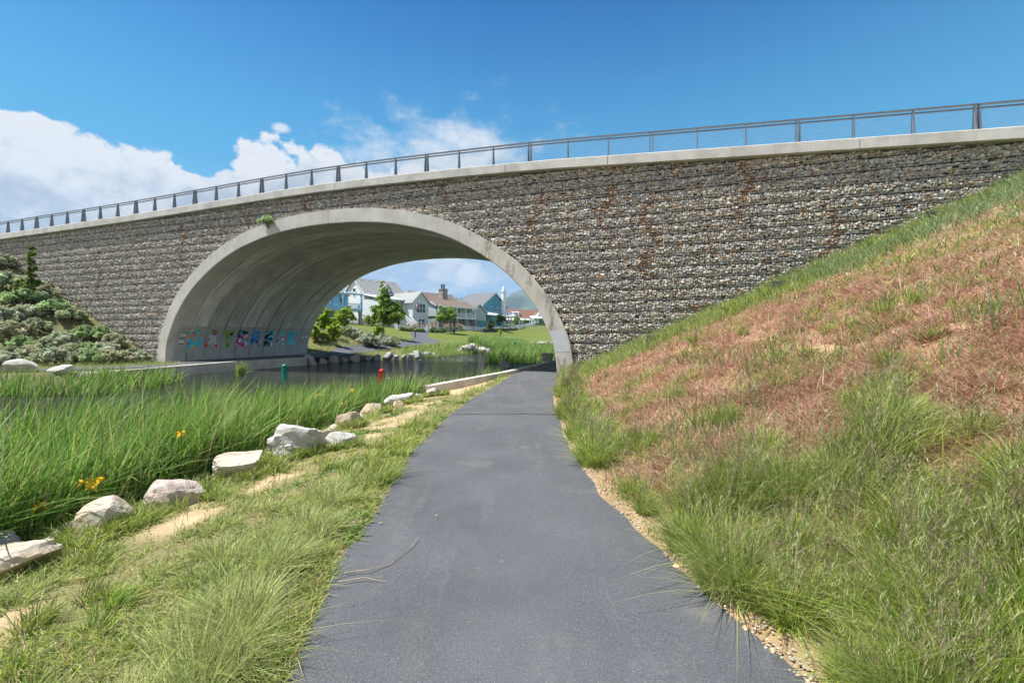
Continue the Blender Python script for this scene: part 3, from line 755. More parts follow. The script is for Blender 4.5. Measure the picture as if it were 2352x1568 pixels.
# left verge: low turf first, then separate tussocks that lie over each other
n = 210000; x, y, r = polar(n, 1.6, 24, -66, 8)
xl, xb = pl(XL, y), pl(XB, y)
tr = trail(x, y); cl = vnoise(x, y, .33, 9, 2); cl2 = vnoise(x, y, 1.3, 19, 2); bare = sm(vnoise(x, y, .55, 57, 2), .60, .70)*sm(xl-x, .2, .7)
k = (x < xl+.01) & (x > xb-.6) & (RNG.random(n) > np.maximum(tr*1.05, bare*.85)) & (RNG.random(n) < .30+1.2*sm(cl, .3, .6))
k &= ~((y > 14) & (x > xl-.1))
x, y, r, xl, cl, cl2 = x[k], y[k], r[k], xl[k], cl[k], cl2[k]; n = len(x)
h = (.025+.07*cl2*sm(cl, .3, .7))*RNG.uniform(.5, 1.5, n)
clover = sm(vnoise(x, y, .7, 143, 2), .58, .66)
col = pick([GRN1, GRN2, YGR, STRAW, DRY], n, [.18,.27,.30,.16,.09], .3)
col = col*(1-.7*clover[:, None])+np.array((.10,.22,.035))*.7*clover[:, None]
h = np.where(clover > .5, h*.6+.015, h); wmul = np.where(clover > .5, 2.2, 1.0)
stuff('verge_grass', blades_mesh('verge_grass', np.stack([x, y, H(x, y)-.006], -1), h, .0075*lod(r)*wmul, RNG.uniform(0, 6.28, n), np.abs(RNG.normal(.7, .5, n)), np.abs(RNG.normal(.8, .5, n)), col, 2), 'short mixed green and straw coloured turf between the asphalt path and the boulders')
def tussocks(name, cx, cy, rad, hgt, nb, label, pal, pp, lay_az=None, lay=0., spread=1.0, wd=.0066, pale=None, up=.25):
    """each tussock: blades rooted in a disc, fanning outwards and lying to one side"""
    m = len(cx); ids = np.repeat(np.arange(m), nb); n = len(ids)
    a = RNG.uniform(0, 6.28, n); rr_ = rad[ids]*RNG.random(n)**.6
    x = cx[ids]+np.cos(a)*rr_; y = cy[ids]+np.sin(a)*rr_; r = np.hypot(x, y)
    f = rr_/rad[ids]
    dx = np.cos(a)*f*spread + RNG.normal(0, .35, n); dy = np.sin(a)*f*spread + RNG.normal(0, .35, n)
    if lay_az is not None: dx += lay*np.cos(lay_az[ids]); dy += lay*np.sin(lay_az[ids])
    az = np.arctan2(dy, dx); mag = np.hypot(dx, dy)
    h = hgt[ids]*RNG.uniform(.55, 1.3, n)
    tone = RNG.uniform(.78, 1.25, m)[ids]
    col = pick(pal, n, pp, .26)*tone[:, None]
    if pale is not None: col = col*(1-pale[ids][:, None])+np.array((.46,.51,.20))*pale[ids][:, None]*RNG.uniform(.7, 1.2, (n, 1))
    print(name, n)
    return stuff(name, blades_mesh(name, np.stack([x, y, H(x, y)-.01], -1), h, wd*lod(r, .8), az, up*(.3+mag), np.abs(RNG.normal(.5, .3, n))*(.3+mag), col, 4), label)
m = 2600; x, y, r = polar(m, 1.7, 22, -64, 6); xl, xb = pl(XL, y), pl(XB, y)
e1 = 1-sm(xl-x, .25, 1.0); e2 = 1-sm(x-xb, .3, .7)
k = (x < xl-.13-.12*(y < 5)) & (x > xb-.35) & (trail(x, y) < .25) & ((RNG.random(m) < .30+.7*np.maximum(e1, e2)*sm(vnoise(x, y, .8, 3, 2), .32, .5))) & ~((y > 14) & (x > xl-.15))
x, y, r, e1, e2 = x[k], y[k], r[k], e1[k], e2[k]; m = len(x)
sz = RNG.uniform(.6, 1.3, m); far_ = np.clip(r/5, .8, 2.2)
tussocks('verge_tussocks', x, y, (.05+.05*sz)*np.sqrt(far_), (.13+.10*e1+.07*e2)*sz, np.maximum(14, (95*sz/far_**1.3).astype(int)), 'tufts of longer grass lying over the turf beside the path and boulders', [GRN1, GRN2, YGR, STRAW, DRY], [.24,.32,.29,.11,.04],
         RNG.normal(.1, 1.6, m), .5, pale=np.clip(sm(vnoise(x, y, 1.0, 205, 2), .45, .7)*.8, 0, .8))

# tufts packed round the foot of each near boulder
BX = np.array([(-3.42,7.3,.45),(-2.90,7.5,.34),(-3.83,5.15,.36),(-3.98,4.5,.29),(-3.68,6.25,.36),(-3.45,6.85,.22),(-4.15,3.62,.5),(-3.4,11.0,.35),(-3.15,12.9,.45),(-2.45,14.4,.35),(-3.45,9.5,.32),(-3.85,8.6,.2),(-2.85,14,.2)])
ids = np.repeat(np.arange(len(BX)), 26); a_ = RNG.uniform(-2.6, 1.3, len(ids)); cx = BX[ids, 0]+np.cos(a_)*BX[ids, 2]*RNG.uniform(.85, 1.25, len(ids)); cy = BX[ids, 1]+np.sin(a_)*BX[ids, 2]*.8*RNG.uniform(.85, 1.25, len(ids))
tussocks('boulder_tufts', cx, cy, RNG.uniform(.03, .08, len(cx)), RNG.uniform(.08, .24, len(cx)), 34, 'grass tufts growing tight round the feet of the near boulders', [GRN1, GRN2, YGR, STRAW, DRY], [.2,.3,.3,.14,.06], up=.2)

# seed stems on the left verge and on the right bank share one builder
def seed_stems(name, x, y, r, h, col, hcol, label, lean=.18, head=.35, dens=26):
    n = len(x); az = RNG.normal(.2, 1.2, n); L = np.abs(RNG.normal(lean, lean*.7, n)); z = H(x, y)
    V1 = blades_mesh(name, np.stack([x, y, z], -1), h, .0032*lod(r, .8), az, L, L*.7, col, 3)
    # the loose panicle: short hair-thin branches round the upper stem
    t = RNG.uniform(1-head, 1.0, (n, dens)); hh = h[:, None]
    ho = hh*(L[:, None]*t+.7*L[:, None]*t*t); zz = hh*t*(1-.38*.7*L[:, None]*t)
    px = x[:, None]+np.cos(az)[:, None]*ho; py = y[:, None]+np.sin(az)[:, None]*ho; pz = z[:, None]+zz
    ln = hh*RNG.uniform(.05, .16, (n, dens))*(1.35-t); a2 = RNG.uniform(0, 2*np.pi, (n, dens))
    P = np.stack([px, py, pz], -1).reshape(-1, 3)
    me = blades_mesh(name+'_heads', P, ln.ravel(), np.repeat(.0036*lod(r, .8), dens), a2.ravel(), RNG.uniform(.2, 1.1, n*dens), np.zeros(n*dens), np.repeat(hcol, dens, 0)*RNG.uniform(.8, 1.2, (n*dens, 1)), 2)
    stuff(name, V1, label); stuff(name.replace('stems', 'seed_heads'), me, label.replace('stems of', 'seed heads of'))
n = 2600; x, y, r = polar(n, 1.9, 14, -55, 0)
k = (x < pl(XL, y)-.05) & (x > pl(XL, y)-1.5-.8*RNG.random(n)) & (x > pl(XB, y)) & (trail(x, y) < .3) & (vnoise(x, y, .6, 13) > .42)
x, y, r = x[k], y[k], r[k]; n = len(x)
seed_stems('verge_stems', x, y, r, RNG.uniform(.22, .42, n), pick([YGR, GRN2, DRY], n), pick([(.30,.26,.15),(.23,.18,.13),(.38,.36,.21)], n), 'thin upright stems of seeding grass at the left edge of the path', dens=12)

# right bank
def bank(n, r0, r1, e=1.0, a1=64):
    x, y, r = polar(n, r0, r1, -4, a1, e); s, d = to_sd(x, y); q = x-pl(XR, y)
    k = (q > .03) & (d < -.12) & (y > .6)
    return x[k], y[k], r[k], s[k], d[k], q[k]
def clumpq(x, y): return vnoise(x, y, .55, 33, 2)
# red drooping annual grass
x, y, r, s, d, q = bank(560000, 2.2, 40, 1.05)
cl = vnoise(x, y, .5, 51, 2); rd = redness(x, y)
k = (RNG.random(len(x)) < rd*(.12+1.0*sm(cl, .28, .6))) & (soilness(x, y) < .75)
x, y, r, s, d, q = (v[k] for v in (x, y, r, s, d, q)); n = len(x)
tone = vnoise(x, y, 1.6, 61)
h = RNG.uniform(.05, .19, n)*(.8+.5*vnoise(x, y, 1.2, 7))
col = pick([(.52,.29,.21),(.60,.38,.28),(.34,.14,.11),(.64,.49,.34),(.36,.32,.15),(.24,.10,.085)], n, [.25,.29,.09,.24,.09,.04], .28)
dk = sm(vnoise(x, y, .4, 66, 2), .52, .7)[:, None]*.25; col = col*(1-dk)+np.array((.34,.125,.10))*dk*RNG.uniform(.7, 1.3, (n, 1)); gl = sm(tone, .52, .75)[:, None]; col = col*(1-.25*gl)+np.array((.56,.37,.24))*.25*gl
stuff('red_grass', blades_mesh('red_grass', np.stack([x, y, H(x, y)-.01], -1), h, .0072*lod(r, .8), RNG.uniform(0, 6.28, n), RNG.uniform(.1, .9, n), RNG.uniform(.3, 1.7, n), col, 2), 'reddish brown drooping dry grass covering the middle of the right bank')
# green grass of the bank: the strip along the wall, thin growth everywhere, and tussocks at the path
x, y, r, s, d, q = bank(430000, 1.7, 42, 1.0)
cl = clumpq(x, y); big = vnoise(x, y, 1.1, 23, 2)
wallz = 1-sm(-d+1.6*(vnoise(x, y, 1.8, 12)-.5), 3.0, 5.2)
fore = 1-sm(y - .12*q + 2.2*(vnoise(x, y, 1.0, 22)-.5), 2.3, 3.4)
pathz = (1-sm(q+.9*(big-.5), .55, 1.15))*sm(y, 5.6, 6.6)
upper = sm(x, 5.5, 11)*.75
tuft = sm(vnoise(x, y, .62, 83, 2), .56, .66)*.75
pr = np.maximum.reduce([wallz, fore*(.03+.26*sm(cl, .45, .64)), pathz*(.05+.8*sm(cl, .35, .55)), upper*.7*sm(cl, .35, .6), tuft*.45, .05*np.ones(len(x))])
pr *= 1-.9*soilness(x, y)
k = RNG.random(len(x)) < pr*np.where(fore > .5, .6, .9)
x, y, r, s, d, q, cl, wallz, fore, pathz, tuft, big = (v[k] for v in (x, y, r, s, d, q, cl, wallz, fore, pathz, tuft, big)); n = len(x)
print('bank green', n)
h = (.13+.24*wallz+.10*fore*sm(cl, .35, .6)+.15*pathz*sm(cl, .35, .6)+.10*tuft+.05*big)*RNG.uniform(.55, 1.35, n)
h = np.where(q < .25, h*.6, h)
az = RNG.uniform(0, 6.28, n)
col = pick([GRN1, GRN2, YGR, STRAW, BLG], n, [.20,.27,.31,.15,.07], .28)
wz = (wallz*sm(big, .35, .7))[:, None]; col = col*(1-.55*wz)+np.array((.34,.42,.15))*.55*wz
ub = (sm(x, 6.5, 11)*.5*sm(vnoise(x, y, 1.5, 88), .45, .6))[:, None]; col = col*(1-ub)+np.array((.20,.29,.19))*ub
stuff('bank_grass', blades_mesh('bank_grass', np.stack([x, y, H(x, y)-.01], -1), h, .0066*lod(r, .85), az, np.abs(RNG.normal(.28, .25, n)), np.abs(RNG.normal(.42, .35, n)), col, 3), 'green grass along the bridge wall and over the right bank')
# tussocks: surveyed ones, then scattered ones
T0 = [(1.52,3.1,.22,.40),(1.62,3.45,.20,.42),(1.75,2.85,.18,.34),(1.45,3.7,.16,.38),(1.12,6.15,.20,.42),(1.25,6.7,.2,.4),(1.1,7.6,.16,.36),(1.3,8.4,.2,.38),(1.15,9.4,.18,.36),(1.35,10.5,.22,.4),(1.6,11.6,.22,.4),(1.5,13,.25,.42),(1.9,14.4,.25,.42),(2.1,16.2,.25,.45),(2.5,18,.25,.45),
      (1.30,4.9,.10,.24),(1.75,4.2,.2,.42),(2.05,4.05,.22,.46),(2.4,3.95,.2,.46),(2.75,3.85,.22,.44),(3.1,3.9,.2,.42),(3.5,4.2,.2,.40),(2.2,4.4,.2,.42),(2.25,2.35,.25,.42),(2.6,2.2,.25,.44),(2.05,2.05,.2,.38),(2.9,2.6,.22,.42),(2.4,2.75,.2,.40),(3.2,2.3,.25,.42),(1.9,2.25,.16,.32),(2.7,3.0,.16,.40),(3.4,2.9,.2,.42)]
m = 900; x, y, r = polar(m, 1.9, 20, 2, 60); q = x-pl(XR, y); s, d = to_sd(x, y)
fore = 1-sm(y - .12*q, 3.4, 6.0); pz = (1-sm(q, .9, 1.6))*(y > 6)
k = (q > .16) & (d < -1) & (RNG.random(m) < np.maximum(fore*.42, pz*.7)*sm(vnoise(x, y, .8, 133, 2), .38, .52)+.03)
cx = np.concatenate([[a for a, *_ in T0], x[k]]); cy = np.concatenate([[a[1] for a in T0], y[k]]); m = len(cx)
rd_ = np.concatenate([[a[2] for a in T0], RNG.uniform(.06, .14, m-len(T0))]); hg_ = np.concatenate([[a[3] for a in T0], RNG.uniform(.18, .36, m-len(T0))])*.88
dist_ = np.hypot(cx, cy)
tussocks('bank_tussocks', cx, cy, rd_, hg_, np.clip((rd_**1.5*14000/np.clip(dist_/3, .8, 5)**.9), 30, 1600).astype(int), 'dense tufts of fine green grass at the right edge of the path', [GRN1, GRN2, YGR, STRAW, BLG], [.21,.30,.34,.11,.04], None, 0, 1.0, .0064, np.clip(RNG.normal(.15, .2, m), 0, .6), .16)
# upright seeding stems out of the tussocks
w_ = rd_**1.4; ci_ = RNG.choice(m, 2600, p=w_/w_.sum()); a_ = RNG.uniform(0, 6.28, 2600); x = cx[ci_]+np.cos(a_)*rd_[ci_]*.8*RNG.random(2600); y = cy[ci_]+np.sin(a_)*rd_[ci_]*.8*RNG.random(2600); r = np.hypot(x, y)
k = (x-pl(XR, y) > .05); x, y, r, hh_ = x[k], y[k], r[k], hg_[ci_][k]; n = len(x)
seed_stems('tussock_stems', x, y, r, hh_*RNG.uniform(1.2, 1.9, n), pick([GRN1, YGR, (.20,.22,.08)], n), pick([(.36,.35,.18),(.21,.16,.11),(.44,.46,.22),(.26,.20,.14)], n), 'thin upright stems of dark headed grass growing out of the tufts on the right', .14, .4, 16)
x, y, r, s, d, q = bank(4500, 1.8, 20, 1.0)
cl = vnoise(x, y, .75, 133, 2); fore = 1-sm(y-.12*q, 3.6, 5.6)
k = (RNG.random(len(x)) < np.maximum(fore*.7, .5*(q < 1.6)*(y > 5))*sm(cl, .40, .55)) & (q > .15)
x, y, r, q = x[k], y[k], r[k], q[k]; n = len(x); print('seed stems', n)
seed_stems('bank_stems', x, y, r, RNG.uniform(.3, .62, n), pick([YGR, GRN2, (.17,.19,.06)], n), pick([(.42,.43,.20),(.28,.22,.15),(.50,.52,.26),(.34,.29,.18)], n), 'thin upright stems of wispy seeding grass in the right foreground', .25, .45, 18)
# dry stalks, dark green stems and stones scattered over the red part
x, y, r, s, d, q = bank(30000, 2.6, 32, 1.0); rd = redness(x, y)
k = (RNG.random(len(x)) < rd*.35*(.2+sm(vnoise(x, y, .9, 171, 2), .4, .6))) & (d < -1.5); x, y, r = x[k], y[k], r[k]; n = len(x)
stuff('dry_stalks', blades_mesh('dry_stalks', np.stack([x, y, H(x, y)-.01], -1), RNG.uniform(.15, .42, n), .0048*lod(r, .85), RNG.uniform(0, 6.28, n), np.abs(RNG.normal(.25, .25, n)), np.abs(RNG.normal(.25, .3, n)), pick([(.58,.50,.30),(.48,.38,.22),(.40,.25,.16),(.34,.36,.14)], n), 3), 'dry upright stalks scattered through the red grass')
x, y, r, s, d, q = bank(26000, 2.8, 24, 1.0); rd = redness(x, y)
k = (RNG.random(len(x)) < rd*.9*sm(vnoise(x, y, .8, 181, 2)+.12*np.exp(-((y-5)/1.3)**2), .60, .70)) & (d < -1.5); x, y, r = x[k], y[k], r[k]; n = len(x)
stuff('green_stems', blades_mesh('green_stems', np.stack([x, y, H(x, y)-.01], -1), RNG.uniform(.2, .5, n), .0062*lod(r, .85), RNG.uniform(0, 6.28, n), np.abs(RNG.normal(.15, .12, n)), np.abs(RNG.normal(.2, .2, n)), pick([(.13,.23,.04),(.18,.28,.07),(.17,.24,.14),(.26,.30,.10)], n), 3), 'groups of dark green upright stems growing out of the red grass')
x, y, r, s, d, q = bank(9000, 2.4, 20, 1.0)
k = (RNG.random(len(x)) < .12+.8*soilness(x, y)) & (q > .2); x, y, r = x[k], y[k], r[k]; n = len(x); s_ = RNG.uniform(.006, .016, n)*lod(r, .5)
stuff('bank_stones', stones_mesh('bank_stones', np.stack([x, y, H(x, y)+.004], -1), np.stack([s_*1.3, s_, s_*.7], -1), pick([(.50,.40,.29),(.42,.34,.27),(.55,.42,.28),(.58,.53,.46)], n), M['stone'], .2), 'small tan stones lying on the bare soil of the right bank', 'gravel')
# straw-pale taller stems by the wall strip
x, y, r, s, d, q = bank(60000, 7, 40, 1.0)
k = (RNG.random(len(x)) < .42*(1-sm(-d, 1.5, 4.5))*sm(vnoise(x, y, 1.5, 3), .3, .6)); x, y, r = x[k], y[k], r[k]; n = len(x)
stuff('pale_stems', blades_mesh('pale_stems', np.stack([x, y, H(x, y)], -1), RNG.uniform(.35, .70, n), .0042*lod(r, .85), RNG.normal(2.6, 1, n), RNG.uniform(.05, .3, n), RNG.uniform(.1, .5, n), pick([(.36,.37,.17),(.28,.33,.12),(.42,.39,.22)], n), 3), 'pale seeding grass stems standing along the foot of the bridge wall')

# reeds in the water
RDG = [(.12,.24,.035),(.20,.35,.055),(.31,.44,.10),(.50,.48,.20),(.24,.34,.13)]
def inside(x, y, poly):
    ins = np.zeros(x.shape, bool); n = len(poly)
    for i in range(n):
        (ax, ay), (bx, by) = poly[i], poly[(i+1) % n]
        c = ((ay > y) != (by > y)); ins ^= c & (x < (bx-ax)*(y-ay)/((by-ay) or 1e-9)+ax)
    return ins
def reeds(name, poly, n, hr, wd, label, mode='polar', lean=.12, pw=.6, cols=RDG, p=(.28,.30,.18,.10,.14), thin=.0, segs=4, fringe=0):
    P = np.array(poly)
    if mode == 'polar':
        rr_ = np.hypot(P[:, 0], P[:, 1]); aa = np.degrees(np.arctan2(P[:, 0], P[:, 1]))
        x, y, r = polar(n, rr_.min()*.8, rr_.max(), aa.min(), aa.max())
    else:
        x = RNG.uniform(P[:, 0].min(), P[:, 0].max(), n); y = RNG.uniform(P[:, 1].min(), P[:, 1].max(), n); r = np.hypot(x, y)
    k = inside(x, y, poly) & (RNG.random(n) > thin*sm(vnoise(x, y, 1.0, 41, 2), .62, .4))
    if fringe: k &= RNG.random(n) > .85*sm(-water_sd(x, y)[0], fringe*.45, fringe)
    x, y, r = x[k], y[k], r[k]; n = len(x)
    z = np.maximum(H(x, y), WZ-.25); c = vnoise(x, y, 1.4, 29)
    h = RNG.uniform(hr[0], hr[1], n)*(.75+.5*c) + np.maximum(0, WZ-z)
    if fringe: h = h*(1-.22*sm(y, 8.5, 12.5))
    az = RNG.normal(.3, 1.0, n); col = pick(cols, n, p, .38)
    L = np.abs(RNG.normal(lean, .10, n)); cu = np.abs(RNG.normal(.20, .2, n))
    bent = RNG.random(n) < .04; cu = np.where(bent, 1.1, cu)
    print(name, n)
    return stuff(name, blades_mesh(name, np.stack([x, y, z], -1), h, wd*lod(r, pw), az, L, cu, col, segs), label, 'reeds')
reeds('cattail_reeds', [(-4.75,1.5),(-4.75,3.9),(-4.75,5),(-4.6,5.7),(-4.4,6.8),(-4.2,8.5),(-3.95,10.4),(-3.5,14),(-2.9,15.6),(-2.4,16.6),(-3.2,16.4),(-4.9,15),(-6.9,12.4),(-7.8,10.9),(-8.4,8.4),(-8.6,6.6),(-9.2,5),(-10.5,2.5),(-9,1.0)], 74000, (.85, 1.5), .0165, 'tall green cattail reeds in the water beside the boulders', thin=.95, pw=.5, fringe=3.9)
reeds('kerb_reeds', [(-3.0,15.0),(-2.7,15.9),(-.35,21.2),(-.75,21.9),(-2.6,19.5),(-4.6,16.2),(-5.2,14.2)], 2600, (.45, .95), .014, 'sparse dark reeds standing in the water along the kerb wall', thin=.9, lean=.2)
reeds('bank_reeds', [(-20.5,16.9),(-17.5,15.9),(-14.6,16.6),(-14.9,19.5),(-16.1,22.5),(-17.6,23.6),(-18.7,22.2),(-19.4,20.3)], 4300, (.5, 1.05), .016, 'green reeds on the far shore in front of the left walkway', 'uniform', thin=.95)
reeds('wall_reeds', [(-14.9,24.2),(-14.6,24.2),(-14.6,24.7),(-14.9,24.7)], 120, (.7, 1.0), .013, 'small reed tuft in the water before the retaining wall', 'uniform')
reeds('shore_reeds', [(-10.6,43.5),(-8.2,43),(-6.0,50),(-2.9,55.8),(-5.2,58.5),(-9,56.5),(-12.3,51.5)], 8000, (.4, .8), .02, 'pale green reeds on the far shore before the lawn', 'uniform', cols=RDG[1:]+[(.2,.25,.1)], pw=.35)
reeds('island_reeds', [(-2.3,35.8),(-.8,34.9),(1.8,35.2),(4.5,36),(9,43),(15,58),(4,60),(.2,52),(-1.8,42)], 20000, (1.0, 1.5), .018, 'dense tall reeds in the water beyond the right end of the underpass', 'uniform', pw=.4)
reeds('distant_reeds', [(-6.6,66),(-4.2,64),(-2.2,70),(1,75),(3,88),(1,92),(-3,86),(-5.5,76)], 12000, (1.3, 1.8), .02, 'tall reeds on the far side of the inlet below the lawn', 'uniform', pw=.4)
# rough grass on the banks beyond and left of the water
n = 60000; x = RNG.uniform(-40, -8, n); y = RNG.uniform(38, 66, n); d_ = to_sd(x, y)[1]
k = (d_ > 12) & (dist_line(x, y, FPC) > 1.2) & (water_sd(x, y)[0] > .3) & (RNG.random(n) < 1-sm(y+.8*np.clip(x+16, -20, 0), 52, 64)); x, y = x[k], y[k]; n = len(x)
stuff('slope_grass', blades_mesh('slope_grass', np.stack([x, y, H(x, y)], -1), RNG.uniform(.15, .5, n), .024*np.ones(n), RNG.normal(.3, 1, n), RNG.uniform(.1, .5, n), RNG.uniform(.2, .8, n), pick([(.32,.35,.12),(.22,.28,.08),(.42,.40,.2)], n), 2), 'rough yellow green grass on the slope beyond the underpass')
n = 130000; x = RNG.uniform(-58, -14.5, n); y = RNG.uniform(8, 44, n); s_, d_ = to_sd(x, y)
k = ((d_ < -.1) & (water_sd(x, y)[0] > .15) & (dist_line(x, y, cr(LWP, 6)) > 1.25) & ~((s_ > -2.3) & (d_ > -1)) & (RNG.random(n) < .25+.9*sm(vnoise(x, y, 1.3, 7), .3, .6)) & ~((x > -19.6) & (x < -15.5) & (y > 21.5)))
x, y = x[k], y[k]; n = len(x)
stuff('left_bank_grass', blades_mesh('left_bank_grass', np.stack([x, y, H(x, y)], -1), RNG.uniform(.12, .42, n), .014*np.ones(n), RNG.normal(.3, 1.2, n), RNG.uniform(.1, .6, n), RNG.uniform(.2, .9, n), pick([(.16,.27,.055),(.22,.31,.08),(.36,.36,.16),(.13,.22,.06)], n), 2), 'green grass between the bushes on the left bank')

# ------------------------------------------------------------------ boulders
def mat_rock(name, c1, c2, c3, vein=.5):
    m, nt, b = newmat(name)
    v = coords(nt); n1 = noise(nt, v, 2.2, 7, .65); n2 = noise(nt, mapping(nt, v, (1.2, 1.2, 3.5)), 3.5, 8, .7); n3 = noise(nt, v, 26, 5, .7)
    c = mixc(nt, sstep(nt, n1, .36, .64), c1, c2)
    c = mixc(nt, mth(nt, 'MULTIPLY', sstep(nt, n2, .56, .68), vein), c, c3)
    c = mixc(nt, 1.0, c, mixc(nt, n3, (.6,.59,.57), (1.22,1.22,1.2)), 'MULTIPLY')
    nt.links.new(c, b.inputs['Base Color']); b.inputs['Roughness'].default_value = .9; b.inputs['Specular IOR Level'].default_value = .15
    bump(nt, b, mth(nt, 'ADD', n3, mth(nt, 'MULTIPLY', n2, 2.0)), .55, .03)
    return m
ROCK = {'white': mat_rock('white_quartzite', (.47,.455,.43), (.62,.605,.575), (.27,.28,.30), .9), 'pink': mat_rock('pink_quartzite', (.56,.46,.41), (.62,.54,.49), (.34,.26,.22), .7),
        'tan': mat_rock('tan_sandstone', (.52,.40,.27), (.63,.54,.43), (.42,.28,.16), .7), 'rusty': mat_rock('rust_stained_quartzite', (.58,.55,.50), (.64,.52,.36), (.52,.33,.15), .7), 'grey': mat_rock('grey_rock', (.35,.36,.37), (.45,.45,.45), (.27,.27,.28))}
def rock_mesh(seed, sx_, sy_, sz_, sub=4, tops=None):
    rg = np.random.default_rng(seed); bm = bmesh.new(); bmesh.ops.create_icosphere(bm, subdivisions=sub, radius=1)
    P = np.array([v.co[:] for v in bm.verts]); 
    cuts = [(rg.normal(size=3), rg.uniform(.45, .8)) for _ in range(13)] + [(np.array((rg.normal()*.25, rg.normal()*.25, 1)), rg.uniform(.5, .7))]
    for nn, dd in cuts:
        nn = nn/np.linalg.norm(nn); o = P@nn-dd; P = P - np.where(o > 0, o, 0)[:, None]*nn*.93
    nz = vnoise(P[:, 0]*3+P[:, 2]*2.3+seed, P[:, 1]*3-P[:, 2]*1.7, 1.0, seed, 4)-.5
    nz2 = vnoise(P[:, 2]*9+P[:, 0]*2, P[:, 1]*5+P[:, 0]*4, 1.0, seed+5, 3)-.5
    P = P*(1+.24*nz+.13*nz2)[:, None]
    lo, hi_ = P.min(0), P.max(0); P = (P-(lo+hi_)/2)/(hi_-lo)
    P = P*np.array((sx_, sy_, sz_)); P[:, 2] += sz_*.5
    for v, p in zip(bm.verts, P): v.co = p
    me = bpy.data.meshes.new('boulder'); bm.to_mesh(me); bm.free(); return me
def boulder(seed, X, Y, sx_, sy_, sz_, kind, label, rz=0, tilt=(0, 0), sink=.5, z=None, group=None, sub=4, name='boulder'):
    me = rock_mesh(seed, sx_, sy_, sz_*(1+sink), sub); me.materials.append(ROCK[kind])
    o = link(name, me, None, (X, Y, (gz(X, Y) if z is None else z)-sz_*sink)); o.rotation_euler = (tilt[0], tilt[1], rz)
    return tag(o, label, 'boulder' if name == 'boulder' else 'rock', group)
GB = 'boulders lining the near bank'
for a in [(47,-3.42,7.3,0.92,0.75,0.5,'white','largest white angular boulder on the near bank, grey veined with a steep left face',.3,(0,0)),
          (2,-2.9,7.5,0.58,0.5,0.27,'white','low flat white rock touching the right side of the largest boulder',.2,(0,.1)),
          (3,-3.83,5.15,0.62,0.5,0.3,'pink','smooth pinkish boulder in the grass, second whole one from the lower left',.5,(0,.1)),
          (4,-3.98,4.5,0.47,0.4,0.31,'rusty','white boulder with an orange stained top, in front of the pinkish boulder',.8,(0,-.15)),
          (5,-3.68,6.25,0.62,0.45,0.33,'rusty','cream and orange boulder with dry stems in front, left of the largest boulder',.3,(0,-.25)),
          (6,-3.45,6.85,0.36,0.3,0.26,'white','small bluish white rock against the cream and orange boulder',1.2,(.2,-.2)),
          (7,-3.75,7.1,0.26,0.25,0.18,'tan','small tan rock behind the bluish white one',.1,(0,0)),
          (8,-4.15,3.62,0.95,0.5,0.22,'rusty','long pale slab sloping out of the left picture edge',.35,(0,-.15)),
          (9,-4.65,4.1,.34,.3,.26,'white','small white rock at the water behind the long pale slab',1,(0,0)),
          (10,-4.95,4.3,.3,.3,.22,'white','small white rock half hidden at the lowest reeds by the left edge',2,(0,0)),
          (11,-3.4,11.0,.65,.5,.32,'tan','brown tan boulder at the reeds halfway to the kerb wall',.4,(0,-.2)),
          (12,-3.15,12.9,.85,.5,.34,'white','flat white boulder left of the kerb wall with reeds behind',.3,(.1,-.2)),
          (13,-2.45,14.4,.66,.5,.36,'rusty','cream boulder at the near end of the kerb wall',.7,(0,-.15)),
          (14,-2.85,14.0,.30,.26,.2,'white','small white rock beside the cream boulder near the kerb wall',.2,(0,0)),
          (15,-3.45,9.5,.55,.45,.34,'tan','tan boulder in the grass behind the low flat white rock',.9,(0,.2)),
          (16,-3.85,8.6,.35,.3,.24,'tan','small tan rock at the reeds just past the largest boulder',.4,(0,0)),
          (17,-4.95,5.8,.34,.3,.22,'white','white rock inside the reeds behind the pinkish boulder',.3,(0,0)),
          (18,-4.75,6.5,.26,.22,.16,'white','little white rock inside the reeds, farther than the other one',1.3,(0,0)),
          (19,-3.05,12.2,.35,.3,.18,'tan','flat tan rock in front of the flat white boulder',1.6,(0,0)),
          (20,-4.3,5.55,.30,.26,.18,'tan','small tan rock between the pinkish and the cream boulder',.6,(0,0)),
          (21,-4.32,4.75,.26,.24,.18,'rusty','small stained rock between the orange topped and the pinkish boulder',.6,(0,0))]:
    boulder(*a[:8], rz=a[8], tilt=a[9], group=GB)
rs_ = np.random.default_rng(77)
for i in range(18):
    Y = 3.9*(13.5/3.9)**((i+.5)/18)*rs_.uniform(.96, 1.04); X = float(pl(XB, Y))+rs_.uniform(.02, .42); s_ = rs_.uniform(.14, .30)
    boulder(200+i, X, Y, s_*1.3, s_, s_*.55, ('rusty', 'tan', 'white', 'pink')[i % 4], 'small pale rock half sunk in the grass between the near bank boulders', rz=rs_.uniform(0, 6), tilt=(rs_.uniform(-.2, .2), rs_.uniform(-.2, .2)), group='small rocks between the near boulders', sub=3, name='rock')
GL = 'white rocks on the left shore'
for a in [(31,-22.6,20.9,1.6,1.0,.62,'white','big flat topped white boulder on the left shore with its front in shade',.1),(32,-20.6,20.6,1.0,.6,.35,'white','white rock among reeds just right of the big left shore boulder',.4),
          (33,-19.6,20.9,.8,.5,.3,'white','white rock in the reeds below the bank path, farthest right',.2),(34,-19.6,17.9,.5,.4,.25,'tan','small tan rock at the waterline, left of the reeds',.7),
          (35,-20.3,17.7,.45,.35,.2,'grey','small grey rock at the left picture edge on the waterline',.3),(36,-19.0,18.0,.4,.3,.14,'white','flat white rock on the waterline beside the small tan one',1.2),(37,-23.4,20.2,.9,.6,.35,'white','low white rock cut by the left picture edge',.2)]:
    boulder(*a[:8], rz=a[8], group=GL, sub=3)
